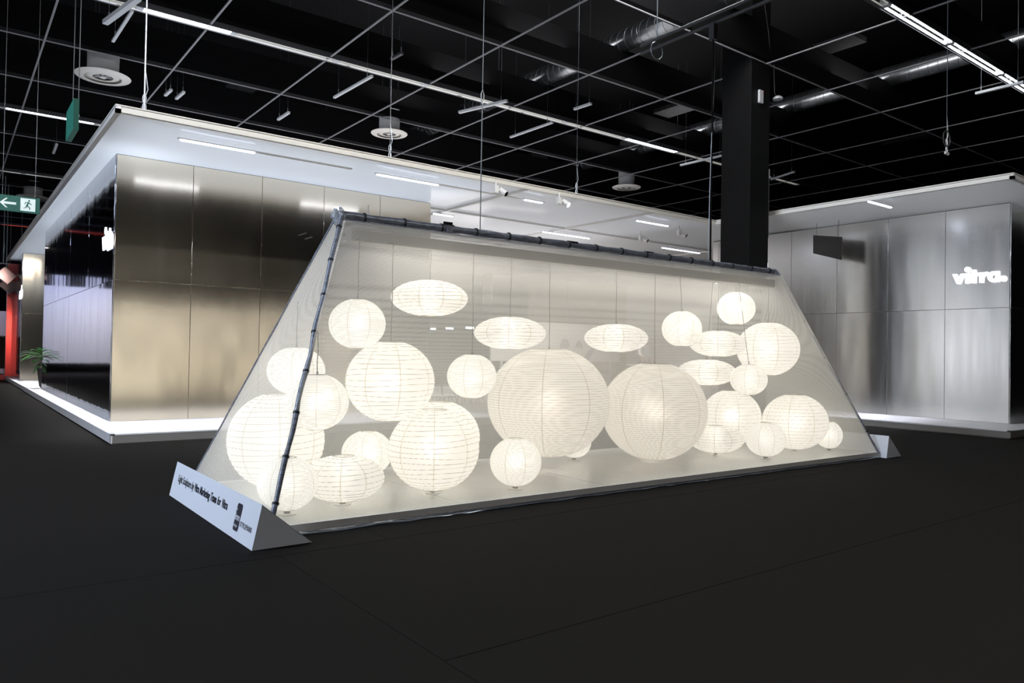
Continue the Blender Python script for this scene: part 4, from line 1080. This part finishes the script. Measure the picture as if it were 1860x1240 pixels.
# ================================================================== INSIDE THE STAND, seen through the gauze
Y = 13.2
A_, B_, C_ = aty(893, 583, Y), aty(1125, 657, Y), aty(1125, 590, Y)
t = thing('display_panel', (A_.x, Y, B_.z), 'large white printed panel with pale chair pictures behind the gauze', 'display panel')
ztop = (A_.z+C_.z)/2
BX(A_.x, Y, B_.z, B_.x, Y+.05, ztop).build('board', M['white'], t)
for x in (A_.x+.3, B_.x-.3): BX(x-.03, Y+.01, PZ, x+.03, Y+.04, B_.z).build('leg', M['alu'], t)
for (px, py, rr_) in ((1026, 632, 12), (1052, 632, 9)):
    c = aty(px, py, Y-.001); r = rr_*depth(c)/F
    MB().prism([(c.x+r*math.cos(a), Y-.001, c.z+1.5*r*math.sin(a)) for a in [PI*i/10 for i in range(11)]], (0, -.003, 0)).build('printed_chair', M['panelgrey'], t)
c = aty(1070, 650, Y); MB().prism([(c.x-.25, Y-.001, c.z-.05), (c.x+.0, Y-.001, c.z-.05), (c.x+.2, Y-.001, c.z+.25), (c.x+.02, Y-.001, c.z+.22)], (0, -.003, 0)).build('printed_chair', M['panelgrey'], t)

def chair(x, y, label):
    t = thing('shell_chair', (x, y, PZ), label, 'chair', 'white shell chairs in a row inside the stand')
    vs = []
    prof = [(-.11, .155), (-.10, .14), (-.03, .132), (.05, .134), (.09, .17), (.105, .24), (.11, .31)]
    for (v, z) in prof:
        for k in range(5):
            u = (k-2)/2; wv = .105*(1-.12*(z > .25)); vs.append((x+u*wv, y+v-.02*u*u*(z > .2), PZ+z+.015*u*u))
    MB().add(vs, [(5*i+j, 5*i+j+1, 5*i+6+j, 5*i+5+j) for i in range(6) for j in range(4)]).build('shell', M['white'], t, smooth=True).modifiers.new('s', 'SOLIDIFY').thickness = .012
    for a, b in ((-1, -1), (1, -1), (-1, 1), (1, 1)):
        MB().tube([(x+a*.10, y+b*.10, PZ), (x+a*.06, y+b*.05, PZ+.138)], [.005, .007], 8).build('leg', M['foot'], t)
for i, px in enumerate((796, 818, 842, 868)):
    c = aty(px, 735, 10.9); chair(c.x, 10.9, ['first low white shell chair behind the gauze, next to the big loosely ribbed lantern', 'second low white shell chair from the left behind the gauze', 'third low white shell chair from the left behind the gauze', 'fourth low white shell chair, nearest the left giant lantern'][i])
# counter and person
Yp = 12.2; c = aty(1180, 661, Yp)
t = thing('white_counter', (c.x, Yp-.5, PZ), 'white counter in front of the person inside the stand', 'counter')
ca, cb = aty(1148, 661, Yp-.4).x, aty(1216, 661, Yp-.4).x; zc = c.z
BX(ca+.03, Yp-.55, PZ, cb-.03, Yp-.28, zc-.03).build('body', M['panelgrey'], t); BX(ca, Yp-.6, zc-.03, cb, Yp-.25, zc).build('top', M['white'], t)

def skin(name, verts, edges, radii, m, parent, org, sub=2):
    me = bpy.data.meshes.new(name); me.from_pydata([Vector(v)*S-Vector(parent.location)+Vector(org)*S for v in verts], edges, []); me.materials.append(m)
    o = bpy.data.objects.new(name, me); C.objects.link(o); o.parent = parent
    md = o.modifiers.new('skin', 'SKIN'); md.use_smooth_shade = True
    for i, r in enumerate(radii): me.skin_vertices[0].data[i].radius = (r*S, r*S) if not isinstance(r, tuple) else (r[0]*S, r[1]*S)
    me.skin_vertices[0].data[0].use_root = True
    o.modifiers.new('sub', 'SUBSURF').levels = sub; o.modifiers['sub'].render_levels = sub
    return o
c = aty(1172, 645, Yp)
t = thing('person', (c.x, Yp, PZ), 'person in a white shirt behind the counter, leaning left, seen through the gauze', 'person')
hgt = 1.45; o_ = (c.x, Yp, PZ)
skin('body', [(0, 0, .72), (-.01, 0, .86), (-.03, 0, 1.02), (-.05, 0, 1.15), (-.055, 0, 1.22), (-.075, -.01, 1.30), (-.085, -.01, 1.37), (.07, 0, .68), (.08, .0, .38), (.08, .02, .05), (.08, -.09, .02), (-.07, 0, .68), (-.08, 0, .38), (-.08, .02, .05), (-.08, -.09, .02),
              (.07, 0, 1.13), (.10, -.02, .93), (.02, -.12, .80), (-.02, -.16, .78), (-.17, 0, 1.12), (-.24, -.04, .94), (-.26, -.18, .86), (-.27, -.23, .85)],
     [(0, 1), (1, 2), (2, 3), (3, 4), (4, 5), (5, 6), (0, 7), (7, 8), (8, 9), (9, 10), (0, 11), (11, 12), (12, 13), (13, 14), (3, 15), (15, 16), (16, 17), (17, 18), (3, 19), (19, 20), (20, 21), (21, 22)],
     [(.10, .075), (.095, .07), (.11, .075), (.09, .07), .038, (.06, .07), (.05, .06), .07, .045, .03, .025, .07, .045, .03, .025, .045, .032, .024, .022, .045, .032, .024, .022], M['skin'], t, o_)
skin('shirt', [(0, 0, .72), (-.01, 0, .86), (-.03, 0, 1.02), (-.05, 0, 1.15), (.07, 0, 1.135), (.10, -.02, .93), (.05, -.09, .84), (-.17, 0, 1.125), (-.24, -.04, .94), (-.255, -.12, .885)],
     [(0, 1), (1, 2), (2, 3), (3, 4), (4, 5), (5, 6), (3, 7), (7, 8), (8, 9)], [(.115, .09), (.108, .085), (.125, .09), (.10, .08), .058, .044, .036, .058, .044, .036], M['shirt'], t, o_)
skin('trousers', [(0, 0, .74), (.07, 0, .68), (.08, .0, .38), (.08, .02, .08), (-.07, 0, .68), (-.08, 0, .38), (-.08, .02, .08)], [(0, 1), (1, 2), (2, 3), (0, 4), (4, 5), (5, 6)], [(.115, .09), .08, .055, .042, .08, .055, .042], M['trousers'], t, o_)
MB().lathe((c.x-.085, Yp+.01, PZ+1.30), [(.062, .0), (.072, .04), (.068, .08), (.045, .11), (.004, .122)], 16).build('hair', M['hair'], t, smooth=True)
# small picture boards on the partition
Y = 13.96
for (x0, x1, y0, y1, lab) in ((1188, 1206, 613, 635, 'small pale picture board above the counter'), (1095, 1112, 672, 678, 'small white shelf on the dark partition')):
    A_, B_ = aty(x0, y1, Y), aty(x1, y0, Y)
    t = thing('picture_board', (A_.x, Y, A_.z), lab, 'board'); BX(A_.x, Y-.02, A_.z, B_.x, Y, B_.z).build('board', M['alu'], t)
    BX(A_.x+.02, Y-.023, A_.z+.02, B_.x-.02, Y-.02, B_.z-.02).build('print', M['panelgrey'], t)
for i, (x0, x1, yy) in enumerate(((782, 790, 597), (810, 822, 596), (846, 859, 595))):
    A_, B_ = aty(x0, yy, 20), aty(x1, yy, 20)
    t = thing('wall_lamp', (A_.x, 20, A_.z), ['leftmost tiny lit bar seen through the gauze', 'middle tiny lit bar seen through the gauze', 'right tiny lit bar beside a flat lantern, seen through the gauze'][i], 'lamp', 'small lit bars inside the stand')
    BX(A_.x, 19.95, A_.z-.03, B_.x, 20, A_.z+.03).build('lit_bar', M['tube'], t); BX(A_.x-.01, 20, A_.z-.04, B_.x+.01, 21, A_.z+.04).build('arm', M['rail'], t)
